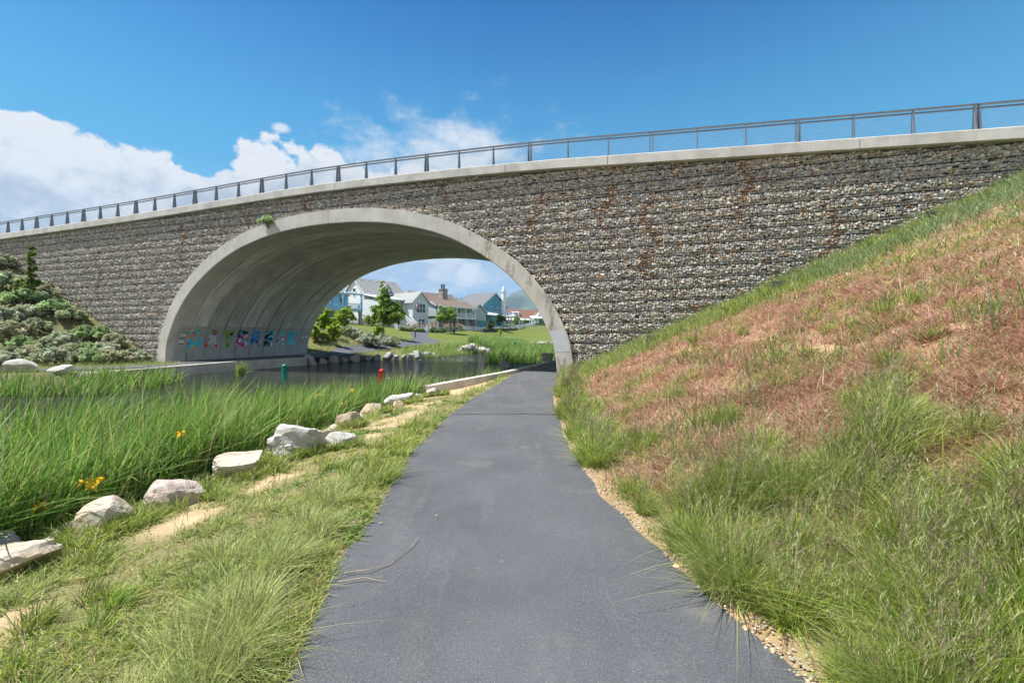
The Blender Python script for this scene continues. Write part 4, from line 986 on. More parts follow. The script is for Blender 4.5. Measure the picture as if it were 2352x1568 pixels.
GF = 'rocks along the waterline beyond the underpass'
fr = [(-15.0,33.6,1.15,.7,'big block shaped grey rock at the end of the retaining wall'),(-14.6,34.9,.7,.4,'low rock right of the block shaped one'),(-14.1,35.7,.9,.5,'rounded grey rock, third from the retaining wall'),(-13.5,36.6,.6,.35,'small shaded rock, fourth from the retaining wall'),(-13.0,37.4,1.0,.5,'wide shaded rock under the far arch edge'),
      (-12.2,38.6,.6,.35,'small dark rock just before the shadow edge'),(-11.7,39.3,.7,.5,'upright rock where the arch shadow ends'),(-11.0,40.2,1.1,.65,'large grey rock at the sunlit end of the shadow'),(-10.5,41.0,.55,.4,'small white rock first in full sun'),
      (-10.0,41.8,.7,.45,'white rock second in full sun'),(-9.5,42.4,.6,.45,'pale rock third in full sun'),(-8.9,43.0,1.2,.75,'large white rounded rock in full sun'),(-8.6,44.0,.6,.4,'flat white rock after the large rounded one'),(-8.4,45.0,.95,.5,'long white rock near the reeds'),(-8.0,46.0,.7,.4,'last white rock before the reeds')]
for i, (X, Y, wd_, ht, lb) in enumerate(fr):
    boulder(50+i, X, Y, wd_, wd_*.75, ht, 'grey' if i < 8 else 'white', lb+' on the far shore', rz=i*1.3, z=WZ+.05, group=GF, sub=3)
GP = 'white rocks heaped at the far water corner'
PLACES = ['at the left foot','at the front foot','at the right foot','on top','in the middle']
for i in range(26):
    t = i/25; a = random.uniform(0, 6.28); X = -6.2+3.3*t+random.uniform(-.3, .3); Y = 53.3+1.6*t+random.uniform(-.9, .9)
    hgt = .75*math.exp(-((X+5.0)/1.2)**2)
    s_ = random.uniform(.38, .8)
    boulder(80+i, X, Y, s_, s_*.8, s_*.7, 'white' if i % 4 else 'rusty', 'white or cream rock in the heap at the far water corner before the reeds', rz=a, z=WZ+.1+hgt*random.uniform(.5, 1), group=GP, sub=2, name='rock')
for i in range(12):
    X = 4.0+i*.64+random.uniform(-.15, .15); s_ = random.uniform(.6, 1.2)
    boulder(120+i, X, 113.6+random.uniform(-.5, .5), s_, s_, s_*.5, 'rusty' if i == 1 else 'white', 'orange tan boulder on the far lake shore' if i == 1 else 'small white rock in the row along the far lake shore', rz=i, z=WZ+.1, group=None if i == 1 else 'rocks along the far lake shore', sub=2, name='rock')
boulder(140, 2.25, 29.2, .95, .8, .62, 'grey', 'dark shaded boulder on the path edge inside the underpass', rz=.5, z=.0, sub=3)  # underpass shade is put into this boulder's grey stone colour
boulder(141, 3.6, 33.5, 1.2, .9, .7, 'tan', 'tan boulder at the far right foot of the arch', rz=1.5, z=.0, sub=3)
boulder(142, -.5, 31.0, .9, .6, .45, 'grey', 'dark rock in the water before the tall reeds', rz=.3, z=WZ, sub=3)
# gravel along the right path edge
n = 900; y = 1.6*(9/1.6)**RNG.random(n); x = pl(XR, y)+np.abs(RNG.normal(.06, .12, n))+.0
z = np.maximum(H(x, y), 0)+.003; s_ = RNG.uniform(.004, .011, n)*np.where(RNG.random(n) < .04, 2, 1)
stuff('gravel', stones_mesh('gravel', np.stack([x, y, z], -1), np.stack([s_*1.3, s_, s_*.6], -1), pick([(.45,.36,.27),(.36,.30,.25),(.5,.36,.22),(.55,.5,.45)], n), M['stone'], .2), 'tan gravel crumbs along the right edge of the path', 'gravel')

# ------------------------------------------------------------------ leaf plants
def leaf_cloud(name, C, rad, n_leaf, size, cols, p=None, clump_var=.25, flat=.0, hang=0., mat='leaf', aspect=1.7):
    """C: clump centres (k,3), rad: clump radii; leaves sit through each clump's outer volume"""
    C = np.asarray(C, float); rad = np.asarray(rad, float); k = len(C)
    w = rad**2; ci = RNG.choice(k, n_leaf, p=w/w.sum())
    d = RNG.normal(size=(n_leaf, 3)); d /= np.linalg.norm(d, axis=1)[:, None]; d[:, 2] *= (1-flat)
    rr = RNG.uniform(.1, 1.0, n_leaf)**.6*np.where(RNG.random(n_leaf) < .12, 1.5, 1)
    P = C[ci] + d*(rad[ci]*rr)[:, None]
    a = RNG.normal(size=(n_leaf, 3)); a[:, 2] = a[:, 2]*.6-hang; a /= np.linalg.norm(a, axis=1)[:, None]
    b = np.cross(a, RNG.normal(size=(n_leaf, 3))); b /= np.linalg.norm(b, axis=1)[:, None]
    s = (size*RNG.uniform(.6, 1.4, n_leaf))[:, None]
    A = a*s*aspect*.5; B = b*s*.5
    V = np.stack([P-A, P+B*.9-A*.1, P+A, P-B*.9-A*.1], 1)
    cv = RNG.uniform(1-clump_var, 1+clump_var, k)[ci]
    col = pick(cols, n_leaf, p, .22)*cv[:, None]
    loops = np.arange(4*n_leaf)
    return np_mesh(name, V.reshape(-1, 3), loops, np.arange(0, 4*n_leaf, 4), M[mat], np.repeat(col, 4, 0))
M['bark'] = mat_plain('bark', (.13,.10,.075), .95, .35, 8, bmp=.5, bscale=20)
M['twig'] = mat_plain('grey_twigs', (.22,.18,.14), .95, .3, 12)
SAGE = [(.42,.50,.33),(.34,.44,.25),(.53,.57,.41),(.50,.46,.31),(.26,.38,.15)]
def make_tree(name, label, loc, h, trunk_h, crown, nl, size, cols, trunk_r, group=None, rz=0, limbs=6, cat='tree', lean=0):
    """crown: list of (x,y,z,radius) relative to the base, heights in metres"""
    t = thing(name, label, cat, loc, rz, group)
    C = []; rad = []
    for cx, cy, cz, r in crown:
        m = max(8, int(22*r))
        for _ in range(m):
            d = Vector((random.gauss(0, 1), random.gauss(0, 1), random.gauss(0, .8))).normalized()*r*random.uniform(.3, 1.05)
            C.append((cx+d.x, cy+d.y, cz+d.z)); rad.append(r*random.uniform(.16, .36))
    mb = MB(); top = max(c[2] for c in crown)
    mb.tube([(0,0,-.3),(lean*.1+.02,0,trunk_h*.5),(lean*.3,.03,trunk_h),(lean*.7,0,(trunk_h+top)*.5),(lean,0,top)], [trunk_r*1.25,trunk_r,trunk_r*.8,trunk_r*.5,trunk_r*.2], 8)
    for k in range(limbs):
        c = random.choice(C); z0 = random.uniform(trunk_h*.8, max(trunk_h, c[2]*.8)); 
        mb.tube([(lean*z0/top, 0, z0), (c[0]*.5+lean*.3, c[1]*.5, (z0+c[2])*.5+.1), c], [trunk_r*.45, trunk_r*.3, trunk_r*.08], 5)
    mb.build('trunk', M['bark'], t, smooth=True)
    link('crown', leaf_cloud('crown', C, rad, nl, size, cols), t)
    return t
G_TREE = [(.21,.35,.05),(.32,.46,.08),(.15,.28,.04),(.44,.56,.12)]
G_LIME = [(.46,.58,.06),(.36,.50,.05),(.55,.62,.10),(.22,.36,.04)]
def on(x, y0, Y): p = at(x, y0, Y); return (p.x, p.y, gz(p.x, p.y)-.03)
# trees beyond the bridge
b = on(881, 768, 58)
make_tree('leafy_tree', 'tallest green tree with a leaning crown in front of the white house', b, 7.2, 1.2, [(0,0,2.6,1.5),(-1.4,.2,2.2,1.0),(1.5,-.2,2.6,1.2),(1.1,.1,3.6,1.0),(-.9,.1,3.4,.9),(.2,.1,4.2,1.1),(-.2,0,5.1,.8),(.1,0,5.6,.6),(.0,.1,6.1,.5),(-.1,0,6.8,.36)], 8000, .19, G_TREE+[(.17,.24,.05)], .09, lean=.1, limbs=10)
b = on(868, 772, 55)
make_tree('leafy_bush', 'dark green bush under the tallest tree beyond the bridge', b, 2, .3, [(-.3,0,.7,.6),(.3,.1,.9,.6),(.0,0,1.5,.4),(-.7,0,.4,.4)], 1600, .14, G_TREE+G_LIME[:1], .04, cat='bush')
for X_, Y_, hh, lb in ((748,47,3.6,'bright lime green bush at the left foot of the far arch'),(790,52,3.9,'spreading yellow green bush before the blue balcony'),(762,44,2.9,'lime green bush lowest on the slope beside the vault'),(724,43.5,2.2,'small green bush closest to the far end of the vault')):
    b = on(X_, 790, Y_)
    hh *= .8; make_tree('lime_bush', lb, b, hh, .5, [(0,0,hh*.62,hh*.26),(-hh*.22,.1,hh*.5,hh*.2),(hh*.25,0,hh*.55,hh*.22),(hh*.1,-.2,hh*.8,hh*.17),(-.1,.2,hh*.3,hh*.2)], 2800, .15, G_LIME, .05, 'yellow green bushes beyond the underpass', limbs=9, cat='bush')
for X_, yb, Y_, hh, lb in ((1017.5,758,95,6.3,'round headed thin trunked tree, left one of the pair by the brown roofed house'),(1034.5,757,97,6.0,'round headed thin trunked tree, right one of the pair by the brown roofed house')):
    b = on(X_, yb, Y_)
    make_tree('street_tree', lb, b, hh, 2.2, [(0,0,3.6,1.25),(-.6,0,3.3,.9),(.5,.2,3.9,1.0),(0,0,4.9,.8),(-.2,0,5.5,.45)], 3400, .2, G_TREE, .075, 'young trees on the far lawn', limbs=8)
for X_, yb, Y_, hh, wd_, lb, cs in ((1128,753,112,4.3,1.0,'olive green conical young tree on the lawn before the blue house',[(.12,.16,.05),(.09,.13,.04),(.17,.20,.07)]),(1148,752,125,6.0,1.5,'dark spreading tree against the porch of the blue house',[(.05,.085,.03),(.07,.11,.035)]),
                                 (1149,756,106,2.7,.5,'slim yellow green sapling on the lawn',G_LIME),(1186,750,140,4.9,1.0,'small round tree right of the blue house porch',G_TREE),(1079,747,122,3.4,.8,'bright green shrub tree at the pergola',G_TREE+[(.14,.22,.03)]),(1105,747,128,3.6,.55,'narrow yellow green tree at the corner of the blue house',G_TREE),(1206,748,160,2.6,.6,'little tree before the light blue cottage',G_TREE)):
    b = on(X_, yb, Y_)
    make_tree('young_tree', lb, b, hh, hh*.28, [(0,0,hh*.5,wd_),(-.3*wd_,0,hh*.42,wd_*.8),(.3*wd_,.1,hh*.6,wd_*.8),(0,0,hh*.78,wd_*.5),(.05,0,hh*.92,wd_*.25)], 1900, .2, cs, .05, 'young trees on the far lawn', limbs=6)
# columnar young tree on the left bank
b = on(70, 705, 30.2)
make_tree('columnar_tree', 'slim dark young tree with bright leaf tufts on the left bank against the wall', b, 4.2, .6, [(0,0,.9,.36),(-.15,0,1.4,.34),(.15,0,1.8,.34),(-.1,.1,2.3,.3),(.1,0,2.7,.3),(0,.1,3.1,.28),(.0,0,3.6,.27),(.1,0,4.0,.22),(-.6,-.2,1.5,.3)], 2000, .11, [(.28,.44,.05),(.20,.34,.04),(.09,.16,.03),(.06,.11,.02)], .08, limbs=12)
# sagebrush: four built kinds, copied
def make_sage(seed, h, cols, nl=4200):
    random.seed(seed); t = thing('sagebrush', '', 'shrub')
    C = []; rad = []
    for k in range(46):
        a = random.uniform(0, 6.28); rr_ = .72*h*random.random()**.6; z = h*(.18+.62*math.sqrt(max(0, 1-(rr_/(.8*h))**2))*random.uniform(.45, 1.15))
        C.append((math.cos(a)*rr_, math.sin(a)*rr_, z)); rad.append(h*random.uniform(.08, .19))
    mb = MB()
    for k in range(10):
        c = C[k*4]; mb.tube([(0,0,-.1),(c[0]*.4, c[1]*.4, c[2]*.45), c], [.03, .02, .008], 5)
    mb.build('stem', M['twig'], t); link('foliage', leaf_cloud('foliage', C, rad, nl, .07, cols, None, .36, 0, -.5, aspect=2.2), t)
    return t
SK = [make_sage(1, 1.0, SAGE), make_sage(2, 1.0, [(.50,.55,.41),(.58,.60,.46),(.41,.47,.31)]), make_sage(3, 1.0, [(.34,.47,.22),(.43,.54,.29),(.25,.38,.13)]), make_sage(4, 1.0, [(.52,.48,.34),(.45,.42,.28),(.35,.42,.22)])]
SN = ['grey green sagebrush', 'silvery sagebrush', 'leafy green sagebrush', 'brownish sagebrush']
used = [False]*4
def sage(kind, X, Y, sc_, label, rz=0, group='sagebrush on the left bank', z=None, sxy=1.0):
    o = SK[kind] if not used[kind] else copy_tree(SK[kind]); used[kind] = True
    o.location = (X, Y, (gz(X, Y) if z is None else z)-.05); o.rotation_euler = (0, 0, rz); o.scale = (sc_*sxy, sc_*sxy, sc_)
    tag(o, label, 'shrub', group); return o
random.seed(5)
spots = [(95,598,31.5,1.5,3,'below the wall top at the far left'),(20,590,31,1.9,0,'highest on the left picture edge'),(45,640,30,1.6,2,'beside the slim dark tree, left side'),(130,690,30.2,1.5,2,'right of the slim dark tree'),(165,700,30.0,1.3,0,'by the black floodlight on the bank'),
         (10,665,28,1.5,1,'on the left edge, second row from the top'),(85,715,28.2,1.3,0,'directly below the slim dark tree'),(30,725,27,1.5,3,'in the middle rows at the left edge'),(140,745,27.6,1.5,1,'in mid bank with bare grey twigs'),(100,755,26.8,1.2,0,'in mid bank, left of the twiggy one'),
         (190,735,28.8,1.3,2,'near the wall below the floodlight'),(230,745,29.2,1.3,2,'leaning on the stone wall midway down'),(265,770,28.8,1.4,3,'close to the wall, two from the arch'),(240,790,27.8,1.4,1,'below the wall with tan flower tips'),(205,775,27.4,1.4,2,'in the middle of the lower bank'),
         (300,800,28.4,1.0,0,'next to the arch foot'),(320,812,28.3,.9,1,'last before the arch foot'),(285,812,27.4,1.0,3,'low one in front of the arch foot'),(245,815,26.6,1.1,3,'brown patch above the bank path'),(170,790,26.4,1.3,0,'lower bank, centre row'),
         (130,800,25.4,1.4,1,'large one low on the bank, silver front'),(100,812,25.0,1.2,0,'large one low on the bank, left of the silver front'),(60,790,25.6,1.3,3,'lower left, under the rows of silver ones'),(20,785,25.0,1.4,0,'lower left edge'),(5,820,24.0,1.2,1,'lowest at the left edge'),
         (55,755,26.4,1.3,2,'green one in the left half of the bank'),(165,765,27.2,1.1,3,'brownish one in mid bank'),(215,810,26.2,1.1,2,'green low one above the bank path'),(60,690,29.0,1.3,1,'pale one left of the slim tree foot'),(110,650,31.2,1.3,0,'against the wall right of the slim tree top')]
for i, (X_, y_, Y_, s_, kd, pos) in enumerate(spots):
    p = at(X_, y_, Y_); dl = SN[kd]
    sage(kd, p.x, p.y, s_*.82, dl+' '+pos, random.uniform(0, 6.28), sxy=random.uniform(.85, 1.15))
for s__, d__, lb in ((-20.2,-1.0,'grey green sagebrush tucked under the bridge wall at the left picture edge'),(-18.6,-.9,'silvery sagebrush under the bridge wall left of the slim dark tree'),(-21.8,-1.4,'low sagebrush cut by the left picture edge below the coping'),(-19.6,-2.4,'grey sagebrush one step below the wall at the left picture edge')):
    p = from_sd(s__, d__); sage(0 if d__ > -1 else 1, p[0], p[1], 1.25, lb, s__)
for i, (X_, y_, Y_, s_, kd, lb) in enumerate([(818,777,50,1.5,1,'silvery bush on the slope beside the lime bushes'),(797,772,50,1.3,0,'grey green bush under the lime bushes'),(845,787,49,1.7,1,'widest silvery bush on the slope beyond the underpass'),(868,784,49.5,1.5,1,'silvery bush at the right end of the slope group'),
                                          (893,778,52,1.3,1,'silvery bush behind the dark green bush'),(905,783,52,1.1,0,'last grey bush before the mown lawn'),(880,776,53,1.2,0,'grey bush partly behind the dark green bush'),(735,778,44,1.2,0,'grey bush close to the vault end'),(750,785,45.5,1.1,3,'brownish bush low beside the vault end'),(1103,786,60,.9,0,'pale green bush behind the white rock heap')]):
    p = at(X_, y_, Y_)
    sage(kd, p.x, p.y, s_*.9, lb, i*.7, 'silver bushes beyond the underpass')
wp = from_sd(6.2, -.15); o = sage(2, wp[0], wp[1], .7, 'pale green bush growing out of the stone wall above the arch', 1, None, z=7.95)
# low hedge rows and flower bushes along the far picket fence
def hedge(label, P0, P1, h, w, cols, n, cat='hedge', name='hedge', size=.14):
    L = (Vector(P1)-Vector(P0)); m = max(3, int(L.length/(w*.55))); C = []; rad = []
    P0 = Vector(P0)
    for i in range(m+1):
        p = L*(i/m); x_, y_ = P0.x+p.x, P0.y+p.y
        C.append((p.x, p.y, gz(x_, y_)-gz(P0.x, P0.y)+h*random.uniform(.35, .6))); rad.append(h*random.uniform(.42, .62))
    me = leaf_cloud(name, C, rad, n, size, cols)
    t = thing(name, label, cat, (P0.x, P0.y, gz(P0.x, P0.y)))
    link('foliage', me, t); mb = MB()
    for c in C: mb.tube([(c[0], c[1], c[2]-h*.6), (c[0]+.05, c[1], c[2])], [.03, .015], 5)
    mb.build('stem', M['twig'], t); return t

# ------------------------------------------------------------------ houses
def mat_siding(name, col, pitch=.2):
    m, nt, b = newmat(name); v = coords(nt); sx = nt.nodes.new('ShaderNodeSeparateXYZ'); nt.links.new(v, sx.inputs[0])
    fr = mth(nt, 'FRACT', mth(nt, 'DIVIDE', sx.outputs['Z'], pitch))
    n = noise(nt, v, 1.5, 4)
    c = mixc(nt, n, [k*.92 for k in col], [min(1, k*1.06) for k in col])
    c = mixc(nt, mth(nt, 'GREATER_THAN', fr, .9), c, [k*.72 for k in col])
    nt.links.new(c, b.inputs['Base Color']); b.inputs['Roughness'].default_value = .6; b.inputs['Specular IOR Level'].default_value = .3
    bump(nt, b, fr, .4, .02); return m
def mat_shingle(name, col):
    m, nt, b = newmat(name); v = coords(nt)
    n1 = noise(nt, mapping(nt, v, (1, 1, 4)), 3.0, 5, .7); n2 = noise(nt, v, 9, 3, .7)
    c = mixc(nt, sstep(nt, n1, .3, .7), [k*.75 for k in col], [k*1.2 for k in col]); c = mixc(nt, mth(nt, 'MULTIPLY', sstep(nt, n2, .5, .7), .4), c, [k*.55 for k in col])
    nt.links.new(c, b.inputs['Base Color']); b.inputs['Roughness'].default_value = .9; b.inputs['Specular IOR Level'].default_value = .1
    return m
def mat_masonry(name, col):
    m, nt, b = newmat(name); v = coords(nt)
    vo = nd(nt, 'ShaderNodeTexVoronoi', Scale=3.2); nt.links.new(mapping(nt, v, (1, 1, 1.8)), vo.inputs['Vector'])
    c = mixc(nt, nd_out(nt, vo, 'Color'), [k*.55 for k in col], [k*1.35 for k in col]); c = mixc(nt, mth(nt, 'LESS_THAN', vo.outputs['Distance'], .1), c, c)
    nt.links.new(c, b.inputs['Base Color']); b.inputs['Roughness'].default_value = .9; return m
M['white_siding'] = mat_siding('white_siding', (.74,.77,.80)); M['pale_siding'] = mat_siding('pale_board', (.66,.72,.75), .35); M['blue_siding'] = mat_siding('blue_siding', (.10,.30,.40), .22)
M['balcony_blue'] = mat_plain('balcony_blue', (.27,.50,.64), .55, .06); M['sage_siding'] = mat_siding('sage_siding', (.44,.52,.52)); M['sky_siding'] = mat_siding('sky_siding', (.48,.64,.72)); M['olive_siding'] = mat_siding('olive_siding', (.22,.23,.19))
M['grey_shingle'] = mat_shingle('grey_shingle', (.30,.315,.31)); M['dark_shingle'] = mat_shingle('dark_shingle', (.17,.175,.185)); M['brown_shingle'] = mat_shingle('brown_shingle', (.215,.17,.14)); M['plum_shingle'] = mat_shingle('plum_shingle', (.15,.125,.125)); M['red_shingle'] = mat_shingle('red_shingle', (.23,.13,.10))
M['trim'] = mat_plain('white_trim', (.78,.80,.82), .5, .04); M['metal_roof'] = mat_plain('white_metal_roof', (.74,.77,.79), .4, .06, 1, 0, .5); M['masonry'] = mat_masonry('field_stone', (.30,.28,.25)); M['found'] = mat_plain('foundation', (.33,.31,.29), .9, .15)
def mat_glass():
    m, nt, b = newmat('window_glass'); v = coords(nt); n = noise(nt, v, .9, 2)
    nt.links.new(mixc(nt, n, (.02,.025,.03), (.10,.11,.125)), b.inputs['Base Color']); b.inputs['Roughness'].default_value = .08; b.inputs['Specular IOR Level'].default_value = .6; return m
M['glass'] = mat_glass(); M['door'] = mat_plain('dark_door', (.045,.05,.055), .5, .1); M['dark_back'] = mat_plain('porch_back', (.13,.12,.11), .8, .2)  # last one: even dark tone for the wall below the porch
def gable(t, x0, x1, y0, y1, zb, ze, zr, ax, wm, rm, ov=.4, wall='wall', roof='roof', trim=True):
    """box with a gable roof; ax 'x' or 'y' is the ridge direction (local frame: -y faces the lake)"""
    mb = MB(); 
    def P(a, c, z): return (a, c, z) if ax == 'x' else (c, a, z)       # a along ridge, c across
    a0, a1, c0, c1 = (x0, x1, y0, y1) if ax == 'x' else (y0, y1, x0, x1); cm = (c0+c1)/2
    poly = [(c0, zb), (c1, zb), (c1, ze), (cm, zr), (c0, ze)]
    mb.ext([P(a0, c, z) for c, z in poly], Vector(P(a1-a0, 0, 0)))
    w = mb.build(wall, wm, t)
    mb = MB(); sl = (zr-ze)/(cm-c0); th = .16; up = .03
    for sg in (-1, 1):
        ce = cm + sg*(cm-c0+ov); zE = ze - sl*ov + up
        mb.ext([P(a0-ov, cm, zr+up), P(a0-ov, ce, zE), P(a0-ov, ce, zE+th), P(a0-ov, cm, zr+up+th)], Vector(P(a1-a0+2*ov, 0, 0)))
    r = mb.build(roof, rm, t)
    if trim:
        mb = MB()
        for a in (a0-ov-.02, a1+ov-.06):
            for sg in (-1, 1):
                ce = cm + sg*(cm-c0+ov+.02); zE = ze - sl*(ov+.02) + up
                mb.ext([P(a, cm, zr+up-.14), P(a, ce, zE-.14), P(a, ce, zE+.10), P(a, cm, zr+up+.10)], Vector(P(.08, 0, 0)))
        for sg in (-1, 1):
            ce = cm + sg*(cm-c0+ov+.03); zE = ze - sl*ov
            p = P(a0-ov, ce, zE+.04); q_ = P(a1+ov, ce, zE+.04); mb.beam(p, q_, .1, .18)
        mb.build('roof_trim', M['trim'], r)
    return w, r
def window(t, face, u, v, z, w, h, nx=1, frame=None, name='window'):
    """face f: front (-y) at y=v; l: left end (-x) at x=v; r: right end (+x) at x=v; u runs along the wall"""
    def P(a, o, zz): return {'f': (a, v-o, zz), 'l': (v-o, a, zz), 'r': (v+o, a, zz), 'b': (a, v+o, zz)}[face]
    def B(mb, a0, a1, o0, o1, z0, z1):
        p, q_ = P(a0, o0, z0), P(a1, o1, z1)
        mb.box(min(p[0], q_[0]), max(p[0], q_[0]), min(p[1], q_[1]), max(p[1], q_[1]), z0, z1)
    f = .11; mb = MB()
    B(mb, u-w/2-f, u+w/2+f, 0, .07, z-f, z); B(mb, u-w/2-f, u+w/2+f, 0, .075, z+h, z+h+f)
    B(mb, u-w/2-f, u-w/2, 0, .068, z, z+h); B(mb, u+w/2, u+w/2+f, 0, .068, z, z+h)
    for k in range(1, nx): a = u-w/2+w*k/nx; B(mb, a-.05, a+.05, 0, .066, z, z+h)
    B(mb, u-w/2, u+w/2, .012, .06, z+h*.5-.04, z+h*.5+.04)
    o = mb.build(name, frame or M['trim'], t)
    mb = MB(); B(mb, u-w/2, u+w/2, -.02, .025, z, z+h); mb.build('pane', M['glass'], o); return o
def railing(t, P, q_, h=.9, mat=None, name='railing'):
    mb = MB(); P = Vector(P); q_ = Vector(q_); up = Vector((0,0,1))
    mb.beam(P+up*h, q_+up*h, .1, .08); mb.beam(P+up*.12, q_+up*.12, .06, .06)
    n = max(2, int((q_-P).length/.16))
    for k in range(n+1):
        p = P+(q_-P)*(k/n); mb.beam(p+up*.1, p+up*h, .05, .05)
    return mb.build(name, mat or M['trim'], t)
def posts(t, L, w=.2, mat=None, name='porch_post'):
    for x, y, z0, z1 in L: MB().box(x-w/2, x+w/2, y-w/2, y+w/2, z0, z1).build(name, mat or M['trim'], t)
def shed(t, x0, x1, y_hi, y_lo, z_hi, z_lo, mat, name='porch_roof', th=.12):
    mb = MB(); mb.ext([(x0, y_hi, z_hi), (x0, y_lo, z_lo), (x0, y_lo, z_lo+th), (x0, y_hi, z_hi+th)], (x1-x0, 0, 0)); r = mb.build(name, mat, t)
    mb = MB(); mb.box(x0-.03, x1+.03, y_lo-.06, y_lo-.01, z_lo-.16, z_lo+th+.02); mb.build('fascia', M['trim'], r); return r
def stair(t, x, y0, z0, y1, z1, w):
    n = 9; mb = MB()
    for k in range(n):
        a = y0+(y1-y0)*k/n; b = y0+(y1-y0)*(k+1)/n; z = z0+(z1-z0)*(k+.5)/n
        mb.box(x-w/2, x+w/2, min(a, b), max(a, b), z-.45, z)
    mb.build('stairs', M['found'], t)
    for sg in (-1, 1): 
        railing(t, (x+sg*w/2, y0, z0), (x+sg*w/2, y1, z1), 1.0, None, 'stair_railing')
        MB().ext([(x+sg*(w/2+.02), y0, z0-.1), (x+sg*(w/2+.02), y1, z1-.35), (x+sg*(w/2+.02), y0, z1-.35)], (.06*sg, 0, 0)).build('stair_skirt', M['trim'], t)
def house(name, label, front_left, ang=math.atan2(.8, .6), base=None):
    x, y = front_left; return thing(name, label, 'house', (x, y, gz(x, y) if base is None else base), ang)
# white house
t = house('white_house', 'big white house with grey roof, dormer, white metal porch roof and outside stairs', (-32.1, 98.0), base=3.6)
Z0 = -.0
gable(t, 0, 11, 0, 6.8, .9, 7.7, 10.75, 'x', M['white_siding'], M['grey_shingle'])
MB().box(-.04, 11.04, -.04, 6.84, -.6, .9).build('foundation', M['masonry'], t)
window(t, 'l', 3.4, 0, 6.9, .95, 1.6); window(t, 'l', 1.7, 0, 3.2, .9, 1.6); window(t, 'l', 4.9, 0, 3.2, .9, 1.6)
for k in range(5): MB().box(1.2+2.1*k, 1.65+2.1*k, 2.75, 3.1, 10.15, 10.45).build('roof_vent', M['blackmetal'], t)
d_ = MB(); d_.ext([(5.2, .35, 6.9), (7.4, .35, 6.9), (7.4, .35, 8.6), (6.3, .35, 9.7), (5.2, .35, 8.6)], (0, 2.6, 0)); dm = d_.build('dormer', M['white_siding'], t)
mb = MB()
for sg in (-1, 1): mb.ext([(6.3, .1, 9.78), (6.3+sg*1.4, .1, 8.42), (6.3+sg*1.4, .1, 8.55), (6.3, .1, 9.92)], (0, 2.9, 0))
mb.build('dormer_roof', M['grey_shingle'], dm); window(dm, 'f', 6.3, .34, 7.1, 1.0, 1.5)
MB().box(-.9, 3.0, -6.3, -.05, -.6, 5.75).build('porch_wing', M['white_siding'], t); window(t, 'f', 1.2, -6.3, 3.2, .9, 1.5)
shed(t, -1.2, 5.55, -.06, -6.9, 7.1, 5.75, M['metal_roof'])
MB().box(3.05, 5.55, -6.7, -.06, 2.55, 2.8).build('porch_floor', M['trim'], t)
posts(t, [(3.2,-6.55,-.6,5.7),(4.4,-6.55,2.8,5.7),(5.45,-6.55,-.6,5.7)], .2)
MB().box(3.02, 5.55, -3.2, -3.0, 2.8, 5.8).build('porch_wall', M['pale_siding'], t); MB().box(4.0, 5.0, -3.27, -3.205, 2.82, 5.0).build('front_door', M['door'], t)
MB().box(3.02, 5.55, -3.1, -2.9, -.6, 2.54).build('basement_wall', M['dark_back'], t); window(t, 'f', 4.3, -3.1, .3, .9, 1.6)
railing(t, (3.2,-6.55,2.8), (4.4,-6.55,2.8))
posts(t, [(3.4,-6.3,-.6,2.55),(5.3,-6.3,-.6,2.55)], .5, M['masonry'], 'stone_pier')
stair(t, 4.9, -6.75, 2.7, -10.9, -.2, 1.1)
gable(t, 5.6, 10.1, -9.4, -.1, 2.2, 5.5, 7.55, 'y', M['pale_siding'], M['grey_shingle'])
MB().box(5.65, 10.05, -9.35, -.15, -.6, 2.2).build('lower_wall', M['pale_siding'], t)
window(t, 'f', 7.85, -9.4, 3.1, 2.5, 1.9, 3); window(t, 'f', 8.1, -9.35, .2, 1.7, 1.5, 2)
# flag
fl = thing('flag', 'small striped flag on a slanted pole at the white house', 'flag', tuple(Matrix.Translation(t.location) @ Matrix.Rotation(math.atan2(.8,.6), 4, 'Z') @ Vector((6.1,-9.45,4.2))), math.atan2(.8,.6))
MB().tube([(0,0,0),(-.2,-1.3,1.3)], .025, 6).build('pole', M['trim'], fl)
def mat_flag():
    m, nt, b = newmat('flag_cloth'); v = coords(nt); sx = nt.nodes.new('ShaderNodeSeparateXYZ'); nt.links.new(v, sx.inputs[0])
    s = mth(nt, 'GREATER_THAN', mth(nt, 'FRACT', mth(nt, 'MULTIPLY', sx.outputs[1], 5.5)), .5)
    c = mixc(nt, s, (.62,.6,.6), (.45,.03,.05)); k = mth(nt, 'MULTIPLY', mth(nt, 'GREATER_THAN', sx.outputs[2], .55), mth(nt, 'LESS_THAN', sx.outputs[1], -.8))
    nt.links.new(mixc(nt, k, c, (.03,.05,.2)), b.inputs['Base Color']); b.inputs['Roughness'].default_value = .8; return m
mb = MB(); R_, C_ = 9, 7
for i in range(R_):
    for j in range(C_):
        u_, v_ = i/(R_-1), j/(C_-1); y_ = -1.25+.95*v_; zt = 1.25-.95*v_
        mb.V.append((-.2+.06*math.sin(u_*6+v_*4), y_+.10*u_, zt-1.45*u_*(1-.2*v_)))
        if i and j: a = i*C_+j; mb.F.append((a-C_-1, a-C_, a, a-1))
mb.build('cloth', mat_flag(), fl, smooth=True)
